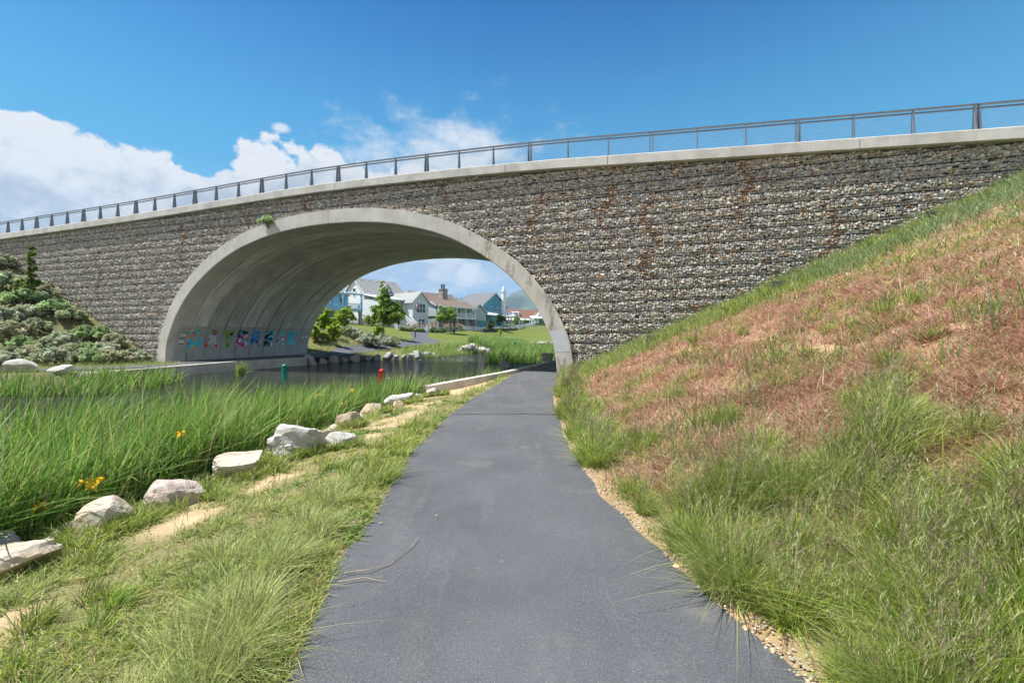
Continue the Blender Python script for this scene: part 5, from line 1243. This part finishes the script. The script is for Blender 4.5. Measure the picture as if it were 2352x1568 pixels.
# house with the blue balcony, half hidden by the vault
t = house('blue_balcony_house', 'house with a light blue balcony and plum brown roof behind the far vault edge', (-39.5, 81.0), base=3.7)
MB().box(0, 11.5, 0, 9, -.6, 5.9).build('wall', M['balcony_blue'], t)
mb = MB(); mb.add([(-.4,-.4,5.9),(11.9,-.4,5.9),(11.9,9.4,5.9),(-.4,9.4,5.9),(3.5,4.5,9.6),(8.0,4.5,9.6)], [(0,1,5,4),(1,2,5),(2,3,4,5),(3,0,4),(3,2,1,0)]); mb.build('roof', M['plum_shingle'], t)
MB().box(-.5, 13.0, -2.6, -.02, 2.75, 3.3).build('balcony_floor', M['balcony_blue'], t)
railing(t, (-.4,-2.5,3.3), (12.9,-2.5,3.3), .95, M['balcony_blue'], 'balcony_railing')
posts(t, [(x,-2.45,3.3,6.0) for x in (1.0,3.6,6.2,8.8,12.8)], .3, M['balcony_blue'], 'balcony_post'); posts(t, [(x,-2.4,-.6,2.75) for x in (2,7,12.6)], .55, M['found'], 'balcony_pier')
pg = MB(); pg.box(-.5, 13.2, -2.6, -2.4, 5.95, 6.2); po = pg.build('pergola_beam', M['balcony_blue'], t)
for k in range(28): MB().box(-.3+.49*k, -.2+.49*k, -3.0, -.02, 6.22, 6.4).build('pergola_slat', M['trim'] if k % 2 else M['balcony_blue'], po)
for x in (2.3, 4.9, 7.5, 10.2): window(t, 'f', x, 0, 3.6, 1.1, 2.0, 1, M['balcony_blue'])
# brown roofed house
t = house('brown_roof_house', 'house with a brown roof, stone chimney and two storey white porch', (-21.0, 106.5), base=3.2)
gable(t, .5, 15, 1.2, 10.5, 0, 6.1, 9.3, 'x', M['sage_siding'], M['brown_shingle'])
gable(t, 0, 12.6, -4.4, 1.1, 3.0, 5.6, 7.0, 'x', M['sage_siding'], M['brown_shingle'])
shed(t, -.4, 13.2, 1.1, -5.6, 7.3, 5.2, M['brown_shingle'], 'porch_roof', .16)
MB().box(-.1, 12.8, -5.4, -4.45, 2.5, 2.85).build('balcony_floor', M['trim'], t)
MB().box(.2, 12.4, -4.3, 1.0, -.6, 3.0).build('lower_wall', M['masonry'], t)
posts(t, [(x,-5.3,2.85,5.1) for x in (0,3.0,6.0,9.2,12.6)], .24); posts(t, [(x,-5.2,-.6,2.5) for x in (0.1,3.0,6.0,9.2,12.6)], .75, M['masonry'], 'stone_pier')
for a, b_ in ((0,3),(3,6),(6,9.2),(9.2,12.6)): railing(t, (a,-5.3,2.85), (b_,-5.3,2.85))
for x in (1.4, 4.6, 7.6, 10.8): window(t, 'f', x, -4.4, 3.2, 1.0, 1.7)
for x in (1.6, 4.6, 10.6): window(t, 'f', x, -4.3, .2, 1.0, 1.7)
MB().box(7.2, 8.2, -4.36, -4.31, -.5, 1.9).build('front_door', M['door'], t)
ch = MB().box(9.4, 11.2, 3.0, 4.4, 5.5, 10.3).build('chimney', M['masonry'], t); MB().box(9.25, 11.35, 2.85, 4.55, 10.3, 10.5).build('chimney_cap', M['found'], ch)
for x in (9.7, 10.5): MB().lathe([(.22, 0), (.2, 1.0), (.25, 1.05), (.25, 1.2)], 8, (x+.1, 3.7, 10.5)).build('chimney_pot', M['blackmetal'], ch)
MB().box(14, 19, -3, 6, -.4, 2.4).build('garage', M['blue_siding'], t); gable(t, 13.6, 19.2, -3.2, 8, 2.4, 4.6, 6.6, 'y', M['sage_siding'], M['dark_shingle'])
# blue house
ang4 = math.atan2(.88, .475)
pk = Vector((-5.3, 140)); n4 = Vector((.88, -.475)); a4 = Vector((.475, .88))
fl_ = pk - a4*7.4
t = house('blue_house', 'teal blue house with grey roof and tall white chimney on its gable', (fl_.x, fl_.y), ang4, base=4.3)
gable(t, 0, 14.8, 0, 9.2, 3.6, 6.5, 10.5, 'y', M['blue_siding'], M['dark_shingle'], .5)
MB().box(.05, 14.75, .05, 9.1, -.6, 3.6).build('lower_wall', M['blue_siding'], t)
MB().box(-3.2, -.01, 1.5, 9.0, -.6, 3.6).build('side_wall', M['blue_siding'], t)
window(t, 'f', 5.2, 0, 4.0, 1.1, 2.1); window(t, 'f', 9.3, 0, 3.9, 1.1, 2.1)
chm = MB().box(11.2, 12.8, -.9, -.02, -.5, 11.2).build('chimney', M['trim'], t); MB().box(11.05, 12.95, -1.05, .15, 11.2, 11.5).build('chimney_cap', M['trim'], chm); MB().lathe([(.5, 0), (.42, 1.0), (.1, 1.5)], 8, (12, -.45, 11.5)).build('chimney_pot', M['metal_roof'], chm)
shed(t, -3.6, 16.5, -.02, -4.2, 4.6, 3.3, M['metal_roof'])
mb = MB(); mb.ext([(-.05, 0, 4.6), (-.05, 9, 4.6), (-3.8, 9, 3.3), (-3.8, 0, 3.3)], (0, 0, .12)); mb.build('side_roof', M['metal_roof'], t)
posts(t, [(x,-4.0,-.6,3.25) for x in (9,10.6,13,16,16.4)], .32); window(t, 'f', 3, .05, .8, 1.0, 1.6); window(t, 'f', 8, .05, .8, 1.2, 1.8); 
MB().box(-.2, 6.5, -3.6, -.02, -.6, 3.2).build('bay', M['blue_siding'], t)
window(t, 'l', 4.0, -3.2, 1.6, 1.6, 1.2, 2)
for k in range(5): MB().box(.8+.0*k+6.2, 1.2+6.2, 1.3+1.6*k, 1.7+1.6*k, 10.02, 10.25).build('roof_vent', M['blackmetal'], t)
for x, y, z in ((4.5,3,9.1),(4.2,3.6,8.9),(3.0,6.5,8.2),(2.5,3,7.95)): MB().tube([(x, y, z-.6), (x, y, z+.5)], .09, 6).build('vent_pipe', M['trim'], t)
# red brown roofed house and light blue cottage, farthest right
p = at(1168, 742, 205)
t = house('red_roof_house', 'long low house with a red brown roof and a small olive gable', (p.x-2, p.y-2), math.atan2(.3, .95), base=6.0)
gable(t, 0, 26, 0, 10, -.6, 3.6, 7.6, 'x', M['olive_siding'], M['red_shingle'])
gable(t, 13.2, 17.8, -3.2, 3, -.6, 3.4, 6.2, 'y', M['olive_siding'], M['red_shingle'])
window(t, 'f', 15.5, -3.2, .4, 2.6, 2.0, 3); window(t, 'f', 21, 0, .5, 2.4, 1.8, 2)
dm = MB().box(4.6, 7.6, 1.2, 4.2, 4.6, 6.2).build('dormer', M['trim'], t); shed(dm, 4.3, 7.9, 4.2, .9, 6.6, 6.2, M['trim'], 'dormer_roof'); window(dm, 'f', 6.1, 1.2, 4.9, 1.4, 1.0, 2)
shed(t, -1.5, 11.5, -.02, -3.4, 3.4, 2.6, M['metal_roof']); posts(t, [(x,-3.2,-.6,2.55) for x in (-1,2.2,3.2,7.5,11)], .35); window(t, 'f', 5, 0, .2, 2.2, 2.0, 2)
p = at(1224, 742, 190)
t = house('light_blue_cottage', 'light blue cottage with white porch roof and round columns at the far right', (p.x, p.y), math.atan2(.12, .99), base=5.9)
gable(t, 1.2, 11, 0, 8, -.6, 3.0, 8.4, 'y', M['sky_siding'], M['grey_shingle'])
shed(t, -1.4, 14, -.02, -3.4, 3.9, 2.9, M['metal_roof'])
for x in (-1, .1, 1.4, 6.9, 8.4, 12): MB().lathe([(.32, -.6), (.28, .2), (.22, 2.7), (.32, 2.85)], 10, (x, -3.1, 0)).build('porch_column', M['trim'], t)
window(t, 'f', 6.0, 0, 4.6, 1.8, 1.9, 2); window(t, 'f', 4.4, 0, .2, 3.2, 2.1, 3)
mb = MB(); mb.beam((1.0,-.5,3.2), (6.1,-.5,8.5), .25, .3); mb.beam((11.2,-.5,3.2), (6.1,-.5,8.5), .25, .3); mb.build('gable_board', M['trim'], t)
MB().box(-2.2, 1.6, -4.6, -4.0, -.6, .3).build('planter', M['red_shingle'], t)

# ------------------------------------------------------------------ fences, pergola, posts
def picket_fence(label, P, h=1.0):
    P = [Vector(p) for p in P]; t = thing('picket_fence', label, 'fence', (P[0].x, P[0].y, gz(P[0].x, P[0].y)), 0, 'white picket fences of the far houses')
    o = Vector(t.location)
    for a, b in zip(P[:-1], P[1:]):
        L = (b-a).length; n = max(1, round(L/2.4))
        for k in range(n):
            p = a+(b-a)*(k/n); q_ = a+(b-a)*((k+1)/n); zp, zq = gz(p.x, p.y), gz(q_.x, q_.y)
            p3 = Vector((p.x, p.y, zp))-o; q3 = Vector((q_.x, q_.y, zq))-o
            MB().box(p3.x-.08, p3.x+.08, p3.y-.08, p3.y+.08, p3.z-.2, p3.z+h+.18).build('post', M['trim'], t)
            mb = MB(); m = 13
            for z in (.25, .75): mb.beam(p3+Vector((0,0,z*h)), q3+Vector((0,0,z*h)), .05, .08)
            for j in range(1, m): s = p3+(q3-p3)*(j/m); mb.beam(s+Vector((0,0,.06)), s+Vector((0,0,h)), .085, .03)
            mb.build('picket_panel', M['trim'], t)
picket_fence('white picket fence on the left, before the blue balcony house', [(-33.5,88.5),(-29.5,90.5),(-26.5,96)])
picket_fence('white picket fence running down to the corner in front of the white house', [(-28.3,103),(-25.2,96),(-22.1,88)])
picket_fence('white picket fence along the flower beds before the white and brown roofed houses', [(-21.9,88.4),(-18.6,93),(-15.8,98.5),(-12.2,104.5),(-9.4,110.5)])
picket_fence('low white fence along the lawn before the blue house', [(-9.2,111),(-5.5,119),(-1,130),(3,142)])
picket_fence('farthest white fence before the red brown roofed house', [(3.4,143),(6.5,158),(8.2,172)])
hedge('bright green low hedge in front of the corner picket fence', (-21.3,87.4,0), (-17.8,92.2,0), .75, .9, [(.12,.20,.03),(.18,.26,.04),(.09,.15,.025)], 2200)
hedge('bright green low hedge right of the white garden gate', (-16.8,94.2,0), (-14.6,98.2,0), .8, .9, [(.12,.20,.03),(.18,.26,.04),(.09,.15,.025)], 1500)
hedge('rose bushes with pale pink flowers behind the corner fence', (-21.2,91.0,0), (-16.6,97.0,0), 1.5, 1.2, [(.10,.15,.05),(.14,.18,.06),(.62,.38,.36),(.6,.5,.42)], 2600, 'bush', 'rose_bush', .16)
hedge('rose bushes with pale pink flowers behind the fence at the brown roofed house', (-15.4,99.8,0), (-12.0,105.5,0), 1.6, 1.2, [(.10,.15,.05),(.14,.18,.06),(.60,.40,.36),(.6,.5,.42)], 2200, 'bush', 'rose_bush', .16)
hedge('red flowering bed beside the left picket fence', (-30.6,92.5,0), (-27.6,96,0), 1.3, 1.0, [(.12,.15,.05),(.5,.12,.08),(.55,.2,.14),(.14,.17,.05)], 1500, 'bush', 'flower_bush', .15)
hedge('low garden planting along the fence of the blue house', (-7.0,115,0), (1.5,136,0), .8, .9, [(.12,.13,.05),(.16,.15,.07),(.3,.2,.14),(.10,.14,.04)], 2600, 'bush', 'garden_bush', .17)
hedge('clipped hedge on the lawn edge before the light blue cottage', (9.2,176,0), (18,178,0), .9, 1.2, [(.15,.22,.04),(.10,.17,.03)], 1800)
gt = thing('garden_gate', 'white garden gate between the two bright hedges', 'gate', (-17.6,93.4,gz(-17.6,93.4)), math.atan2(5,3))
mb = MB()
for k in range(12): mb.box(.1*k-.04, .1*k+.04, -.02, .02, .05, 1.1)
mb.build('pickets', M['trim'], gt); MB().box(-.2, -.06, -.08, .08, -.1, 1.35).build('post', M['trim'], gt); MB().box(1.2, 1.34, -.08, .08, -.1, 1.35).build('post', M['trim'], gt)
p = at(1061, 745, 118)
pgo = thing('pergola', 'white garden pergola beside the blue house', 'pergola', (p.x-1.2, p.y, gz(p.x, p.y)), math.atan2(.6,.8))
for x in (0, 4.6):
    for y in (0, 2.6): MB().box(x-.14, x+.14, y-.14, y+.14, -.2, 3.0).build('post', M['trim'], pgo)
for y in (0, 2.6): MB().box(-1.3, 5.9, y-.08, y+.08, 3.0, 3.25).build('beam', M['trim'], pgo)
for k in range(14): MB().box(-1.2+.53*k, -1.1+.53*k, -.8, 3.4, 3.27, 3.45).build('slat', M['trim'], pgo)
for x, sg in ((.14, 1), (4.46, -1)): MB().beam((x, 0, 2.3), (x+sg*.7, 0, 2.98), .1, .1).build('brace', M['trim'], pgo)
# trail post, lamp like posts
p = at(953.6, 778, 68); z_ = gz(p.x, p.y)
tp = thing('trail_post', 'brown wooden trail post with a white band beside the far path', 'post', (p.x, p.y, z_))
MB().box(-.08, .08, -.08, .08, -.2, 1.55).build('post', M['rust'], tp); MB().box(-.085, .085, -.085, .085, 1.2, 1.42).build('plate', M['paper'], tp); MB().box(-.11, .11, -.11, .11, 1.55, 1.62).build('cap', M['rust'], tp)
p = at(944, 777, 69); tag(MB().box(-.45, .45, -.3, .3, -.05, .06).build('utility_cover', M['concrete'], None, (p.x, p.y, gz(p.x, p.y)), bevel=.02), 'pale utility cover set in the lawn left of the trail post', 'cover')
p = at(1000.5, 762, 92); lp = thing('light_post', 'short grey light post in front of the garden gate', 'lamp post', (p.x, p.y, gz(p.x, p.y)))
MB().lathe([(.11, -.2), (.09, .1), (.07, 2.2)], 8).build('pole', M['rail'], lp); MB().lathe([(.1, 2.2), (.16, 2.3), (.16, 2.55), (.05, 2.65)], 8).build('lamp_head', M['rail'], lp)
p = at(1043, 757, 98); dp = thing('waste_station', 'dark teal waste bag station post by the far path', 'waste station', (p.x, p.y, gz(p.x, p.y)))
tl = mat_plain('teal_paint', (.02,.10,.12), .5, .1)
MB().box(-.06, .06, -.06, .06, -.2, 2.3).build('post', tl, dp); MB().box(-.22, .22, -.18, -.065, 1.45, 1.95).build('dispenser', tl, dp); MB().box(-.25, .25, -.25, .25, .1, .9).build('bin', tl, dp)
# channel markers standing in the water
def marker(label, X, Y, top, mat):
    t = thing('channel_marker', label, 'marker post', (X, Y, WZ), 0, 'marker posts in the water')
    MB().lathe([(.125, -.9), (.125, top-WZ-.16)], 14).build('post', mat, t, smooth=False)
    MB().lathe([(.128, top-WZ-.155), (.128, top-WZ-.10), (.10, top-WZ-.04), (.05, top-WZ), (.005, top-WZ+.005)], 14).build('cap', mat if Y > 50 else mat, t, smooth=True)
    MB().lathe([(.131, top-WZ-.30), (.131, top-WZ-.22)], 14).build('band', M['paper'] if False else mat, t)
grn = mat_plain('green_plastic', (.01,.22,.16), .35, .08); red = mat_plain('red_plastic', (.5,.02,.025), .35, .08)
p = at(653.5, 840, 22); marker('green marker post in the water near the retaining wall', p.x, p.y, .35, grn)
p = at(877, 848, 20); marker('red marker post in the water among the reed tips', p.x, p.y, .27, red)
p = at(1182, 800, 60); marker('green marker post far off behind the tall reeds', p.x, p.y, 1.0, grn)
# floodlights on the banks
def floodlight(label, x, y, Y, rz=0):
    Y = min(np.arange(Y-3, Y+3.5, .1), key=lambda v: abs(at(x, y, v).z-gz(at(x, y, v).x, v)-.32)+ (9 if to_sd(at(x, y, v).x, v)[1] > -.5 else 0))
    p = at(x, y, Y); g_ = gz(p.x, p.y); t = thing('floodlight', label, 'floodlight', (p.x, p.y, g_), rz, 'floodlights along the bridge wall')
    hgt = max(.22, min(.45, p.z-g_)); t.scale = (.8, .8, .8)
    MB().lathe([(.05, -.2), (.04, hgt-.14)], 8).build('stake', M['rail'], t)
    mb = MB(); mb.ext([(-.26, -.14, hgt-.10), (-.26, .16, hgt-.05), (-.26, .20, hgt+.20), (-.26, -.02, hgt+.16)], (.52, 0, 0)); mb.build('housing', M['blackmetal'], t)
    MB().ext([(-.23, .166, hgt-.03), (-.23, .206, hgt+.18), (-.23, .216, hgt+.18), (-.23, .176, hgt-.03)], (.46, 0, 0)).build('lens', M['glass'], t)
    MB().box(-.3, -.27, -.03, .05, hgt-.14, hgt+.06).build('bracket', M['rail'], t)
floodlight('dark floodlight at the foot of the wall, nearest the arch on the right', 1500, 775, 18.9, BA); floodlight('dark floodlight halfway up the right bank against the wall', 1792, 650, 17.1, BA); floodlight('dark floodlight high on the right bank, almost hidden in grass', 2150, 490, 15.7, BA)
floodlight('black floodlight on a stake among the bushes on the left bank', 138.7, 690, 29.0, BA); floodlight('black floodlight beside the slim dark tree on the left bank', 49, 625, 30.6, BA)
# yellow irises
M['petal'] = mat_plain('yellow_petal', (.72,.50,.01), .5, .15, 30); M['irisleaf'] = mat_plain('iris_leaf', (.09,.18,.03), .5, .2)
def iris(label, X, Y, zt, fs=1.0, n=1):
    z0 = WZ-.1; t = thing('yellow_iris', label, 'flower', (X, Y, z0), random.uniform(0, 6), 'yellow irises among the reeds')
    hh = zt-z0
    for k in range(n):
        dx = .10*(k-(n-1)/2)+random.uniform(-.02, .02); dz = random.uniform(-.14, 0) if k else 0
        MB().tube([(0,0,0),(dx*.6,.01,hh*.5),(dx,0,hh+dz)], [.008,.007,.005], 5).build('stem', M['irisleaf'], t)
        mb = MB()
        for j in range(6):
            a = j*math.pi/3+.3; up = .05 if j % 2 else -.03; r_ = .055*fs
            c, s = math.cos(a), math.sin(a); w = .026*fs
            mb.add([(dx, 0, hh+dz), (dx+c*r_*.6-s*w, s*r_*.6+c*w, hh+dz+.035*fs+up*.3), (dx+c*r_*1.15, s*r_*1.15, hh+dz+up), (dx+c*r_*.6+s*w, s*r_*.6-c*w, hh+dz+.035*fs+up*.3)], [(0,1,2,3)])
        mb.build('flower', M['petal'], t)
    mb = MB()
    for j in range(4):
        a = random.uniform(0, 6.28); mb.add([(.01*math.cos(a)-.012, .01*math.sin(a), 0), (.01*math.cos(a)+.012, .01*math.sin(a), 0), (.06*math.cos(a)+.008, .06*math.sin(a), hh*.6), (.12*math.cos(a), .12*math.sin(a), hh*.85)], [(0,1,2,3)])
    mb.build('leaf', M['irisleaf'], t)
for X_, y_, Y_, n_, lb in ((86,1170,4.45,1,'single yellow iris lowest in the picture near the slab shaped rock'),(202,1110,4.9,2,'taller pair of yellow irises left of the pinkish boulder'),(222,1108,5.0,2,'yellow irises right beside the taller pair'),(727,1090,6.0,1,'lone yellow iris in the middle of the reeds'),(940,848+62,12,2,'yellow irises in the reeds by the brown tan boulder'),(731,910,10.5,1,'small yellow iris far out in the reeds'),(868,930,11.2,1,'small yellow iris next to the farthest near bank boulders')):
    if X_ == 727: X_, y_ = 418, 1000
    if X_ == 868: X_ = 786
    if X_ == 940: X_, y_ = 808, 898
    p = at(X_, y_, Y_); iris(lb, p.x, p.y, p.z, 1.15, n_)
# dry stalks lying on the path
M['straw'] = mat_plain('straw', (.42,.36,.22), .8, .15)
def stalk(label, pts, r=.0035):
    pts = [(a, b, .022+.01*math.sin(i*2.1)) for i, (a, b) in enumerate(pts)]
    o = Vector(pts[0]); tag(MB().tube([Vector(p)-o for p in pts], [r]*(len(pts)-1)+[r*.4], 5).build('dry_stalk', M['straw'], None, o), label, 'stalk', 'dry stalks on the path')
stalk('long thin dry stalk lying in from the left grass edge onto the path', [(-1.22,3.30),(-1.05,3.33),(-.92,3.45),(-.82,3.72),(-.80,3.86)])
stalk('short bent dry stalk on the path under the long one', [(-1.22,3.18),(-1.05,3.22),(-.90,3.20)])
stalk('single dry stalk at the bottom middle of the path', [(-.28,2.08),(-.25,2.15),(-.22,2.24)])
for X_, y_, lb in ((875,1205,'tiny tan dead leaf on the path near the left grass'),(1003,1188,'tiny dead leaf in the left half of the path')):
    Y_ = CAM_H*FV/(y_-HV); X = (X_-1176)/FV*Y_
    mb = MB(); mb.add([(-.022,0,0),(0,-.008,.006),(.022,0,.003),(0,.008,.007)], [(0,1,2),(0,2,3)]); tag(mb.build('dead_leaf', M['straw'], None, (X, Y_, .02), rz=.7), lb, 'leaf')

# ------------------------------------------------------------------ mountains
def mat_hill():
    m, nt, b = newmat('mountain_slopes'); v = coords(nt)
    n1 = noise(nt, v, .004, 8, .6); n2 = noise(nt, v, .0016, 5)
    c = mixc(nt, sstep(nt, n1, .40, .60), (.05,.085,.075), (.14,.18,.12)); c = mixc(nt, sstep(nt, n2, .5, .66), c, (.07,.085,.05))
    sx = nt.nodes.new('ShaderNodeSeparateXYZ'); nt.links.new(v, sx.inputs[0])
    hz = mth(nt, 'ADD', sx.outputs['Z'], mth(nt, 'MULTIPLY', n1, 120))
    c = mixc(nt, sstep(nt, hz, 330, 420), c, (.15,.14,.13))
    nt.links.new(c, b.inputs['Base Color']); b.inputs['Roughness'].default_value = 1; b.inputs['Specular IOR Level'].default_value = 0; return m
hx = np.linspace(-2600, 2600, 260); hy = np.linspace(2300, 4600, 110); HX, HY = np.meshgrid(hx, hy)
rid = np.interp(HX, [-2600,-1200,-700,-500,-460,-418,-375,-300,-140,-85,0,95,170,330,430,700,1200,2600], [240,250,240,270,345,300,345,262,285,318,360,415,445,420,400,480,540,400])
prof = sm(HY, 2350, 3500)*(1-.7*sm(HY, 3700, 4600))
fold = np.abs(vnoise(HX+HY*.15, HY*.45, 420, 6, 5)-.5)*2
rid = rid+(vnoise(HX, HX*0, 70, 4, 4)-.5)*34
HZ = .92*rid*prof*(1.0-.24*fold)+(vnoise(HX, HY, 160, 9, 4)-.5)*70*sm(HY, 2350, 2900) - 3
ny, nx = HX.shape; idx = np.arange(nx*ny).reshape(ny, nx)
qd = np.stack([idx[:-1, :-1], idx[:-1, 1:], idx[1:, 1:], idx[1:, :-1]], -1).reshape(-1, 4)
structure(link('mountains', np_mesh('mountains', np.stack([HX, HY, HZ], -1).reshape(-1, 3), qd.ravel(), np.arange(0, qd.size, 4), mat_hill(), None, True)))

HAZE = 1.4e-4
# ------------------------------------------------------------------ sky, sun, exposure
SUN_EL = R(62); TH = BA + R(22)                  # the light travels along TH, down at SUN_EL
sun = bpy.data.lights.new('sun', 'SUN'); sun.energy = 5.0; sun.angle = R(.53); sun.color = (1, .955, .885)
so = bpy.data.objects.new('sun', sun); COL.objects.link(so)
T = Vector((math.cos(TH)*math.cos(SUN_EL), math.sin(TH)*math.cos(SUN_EL), -math.sin(SUN_EL)))
so.rotation_euler = T.to_track_quat('-Z', 'Y').to_euler(); so.location = (-30, 0, 40)
w = bpy.data.worlds.new('World'); sc.world = w; w.use_nodes = True
nt = w.node_tree; bg = nt.nodes['Background']; bg.inputs['Strength'].default_value = .09
sky = nt.nodes.new('ShaderNodeTexSky'); sky.sky_type = 'NISHITA'; sky.sun_disc = False
sky.sun_elevation = SUN_EL; sky.sun_rotation = math.atan2(-T.x, -T.y) % (2*math.pi)
sky.altitude = 1500; sky.air_density = 1.0; sky.dust_density = .3; sky.ozone_density = 3.0
g = coords(nt, 'Generated')
nrm = nt.nodes.new('ShaderNodeVectorMath'); nrm.operation = 'NORMALIZE'; nt.links.new(g, nrm.inputs[0]); g = nrm.outputs[0]
sx = nt.nodes.new('ShaderNodeSeparateXYZ'); nt.links.new(g, sx.inputs[0])
az = mth(nt, 'MULTIPLY', mth(nt, 'ARCTAN2', sx.outputs[0], sx.outputs[1]), 180/math.pi)
el = mth(nt, 'MULTIPLY', mth(nt, 'ARCSINE', sx.outputs[2]), 180/math.pi)
hs = nt.nodes.new('ShaderNodeHueSaturation'); hs.inputs['Saturation'].default_value = 1.55; hs.inputs['Hue'].default_value = .497; hs.inputs['Value'].default_value = 1.0
nt.links.new(sky.outputs[0], hs.inputs['Color']); skyc = mixc(nt, 1.0, hs.outputs[0], (.05, .76, .88), 'MULTIPLY')
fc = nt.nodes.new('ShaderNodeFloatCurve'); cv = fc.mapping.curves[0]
pts = [(-180,48),(-120,38),(-85,20),(-72,18),(-60,18.5),(-49,18.0),(-43,17.6),(-38,17),(-34,17.8),(-30.5,20.6),(-27,20.4),(-23,20.4),(-19,20.6),(-12,19),(-5,17.5),(-2,12),(4,9),(20,8.5),(60,12),(85,18),(120,38),(180,48)]  # high ends: unseen cloud bank added behind the camera for fill light
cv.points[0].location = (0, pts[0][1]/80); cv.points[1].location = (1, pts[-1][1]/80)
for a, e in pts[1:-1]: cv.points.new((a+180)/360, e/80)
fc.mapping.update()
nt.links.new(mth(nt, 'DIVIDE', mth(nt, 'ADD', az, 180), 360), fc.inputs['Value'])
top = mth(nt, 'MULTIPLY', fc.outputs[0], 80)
gm = mapping(nt, g, (1, 1, 1.25))
n1 = noise(nt, gm, 9, 10, .56); n2 = noise(nt, mapping(nt, g, (1, 1, 1.25), (.012, .004, -.016)), 9, 10, .56); n3 = noise(nt, gm, 2.6, 5, .55)
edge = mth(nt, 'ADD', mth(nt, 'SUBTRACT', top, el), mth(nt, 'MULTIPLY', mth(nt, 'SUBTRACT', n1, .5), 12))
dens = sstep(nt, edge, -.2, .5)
lit = mth(nt, 'MULTIPLY', mth(nt, 'SUBTRACT', n1, n2), 4.0)
depth = sstep(nt, mth(nt, 'ADD', edge, mth(nt, 'MULTIPLY', mth(nt, 'SUBTRACT', n3, .5), 16)), .5, 5.5)
val = mth(nt, 'ADD', mth(nt, 'SUBTRACT', 1.0, mth(nt, 'MULTIPLY', mth(nt, 'MULTIPLY', depth, sstep(nt, sx.outputs[1], -.1, .2)), .8)), lit, clamp=True)  # the added cloud behind the camera stays white, to fill more
val = sstep(nt, val, .05, 1.0)
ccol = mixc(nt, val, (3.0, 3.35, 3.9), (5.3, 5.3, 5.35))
# soft low cloud layer near the horizon
n4 = noise(nt, mapping(nt, g, (1, 1, 2.6)), 5.5, 7, .55); n5 = noise(nt, mapping(nt, g, (1, 1, 2.6), (.02, 0, -.03)), 5.5, 7, .55)
low = mth(nt, 'MULTIPLY', sstep(nt, el, 14, 8), 1.0)
lowd = mth(nt, 'MULTIPLY', sstep(nt, n4, .32, .54), low)
lowl = sstep(nt, mth(nt, 'ADD', mth(nt, 'MULTIPLY', mth(nt, 'SUBTRACT', n4, n5), 4.0), mth(nt, 'MULTIPLY', sstep(nt, n4, .5, .75), .35)), -.15, .6)
lowc = mixc(nt, lowl, (3.0, 3.65, 4.5), (5.2, 5.3, 5.4))
skyc = mixc(nt, sstep(nt, el, 42, 10), skyc, (.75, 2.9, 4.7)); base = mixc(nt, sstep(nt, el, 19, 5), skyc, (2.9, 3.9, 5.0))
c = mixc(nt, mth(nt, 'MULTIPLY', lowd, .9), base, lowc)
def blob(a0, e0, ra, re):
    u_ = mth(nt, 'DIVIDE', mth(nt, 'SUBTRACT', az, a0), ra); v_ = mth(nt, 'DIVIDE', mth(nt, 'SUBTRACT', el, e0), re)
    return mth(nt, 'SUBTRACT', 1.0, mth(nt, 'SQRT', mth(nt, 'ADD', mth(nt, 'MULTIPLY', u_, u_), mth(nt, 'MULTIPLY', v_, v_))))
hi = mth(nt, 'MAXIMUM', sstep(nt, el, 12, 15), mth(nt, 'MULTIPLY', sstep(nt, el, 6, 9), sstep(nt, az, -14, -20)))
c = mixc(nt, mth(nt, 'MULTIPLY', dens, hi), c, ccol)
# thin wisps above the bridge crown, and one small scrap of cloud
nw = noise(nt, mapping(nt, g, (1.2, 1, 2.2), (3, 1, 2)), 6, 9, .62)
wb = mth(nt, 'ADD', blob(-7.5, 20.0, 18, 8.0), mth(nt, 'MULTIPLY', mth(nt, 'SUBTRACT', nw, .5), 2.6))
c = mixc(nt, mth(nt, 'MULTIPLY', sstep(nt, wb, .05, .9), .92), c, (5.2, 5.3, 5.4))
sb_ = mth(nt, 'ADD', blob(-27, 22.2, 1.5, .7), mth(nt, 'MULTIPLY', mth(nt, 'SUBTRACT', n1, .5), 2.0))
c = mixc(nt, mth(nt, 'MULTIPLY', sstep(nt, sb_, .2, .9), .85), c, (5.2, 5.3, 5.4))
pf = mth(nt, 'ADD', blob(-5.4, 7.6, 2.1, 1.9), mth(nt, 'MULTIPLY', mth(nt, 'SUBTRACT', noise(nt, g, 22, 6, .6), .5), 1.5))
c = mixc(nt, mth(nt, 'MULTIPLY', sstep(nt, pf, .1, .7), .9), c, (5.6, 5.6, 5.6))
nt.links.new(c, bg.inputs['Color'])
hz_ = MB().box(-4600, 4600, -450, 5300, -4, 540).build('haze', None)
hm = bpy.data.materials.new('haze'); hm.use_nodes = True; hn = hm.node_tree; hn.nodes.remove(hn.nodes['Principled BSDF'])
pv = hn.nodes.new('ShaderNodeVolumePrincipled'); pv.inputs['Color'].default_value = (.36, .66, 1, 1); pv.inputs['Density'].default_value = HAZE; pv.inputs['Anisotropy'].default_value = .2
hn.links.new(pv.outputs[0], hn.nodes['Material Output'].inputs['Volume']); hz_.data.materials.append(hm)
tag(hz_, 'thin pale blue summer haze in the air towards the mountains', 'haze', None, 'stuff')
sc.view_settings.view_transform = 'Standard'; sc.view_settings.look = 'None'; sc.view_settings.exposure = .88; sc.view_settings.gamma = 1
try: sc.view_settings.use_curve_mapping = False
except Exception: pass
sc.cycles.max_bounces = 9; sc.cycles.diffuse_bounces = 6; sc.cycles.glossy_bounces = 3; sc.cycles.transmission_bounces = 4; sc.cycles.transparent_max_bounces = 8
sc.cycles.sample_clamp_indirect = 8; sc.cycles.use_denoising = True
sc.cycles.use_adaptive_sampling = True; sc.cycles.adaptive_threshold = .02
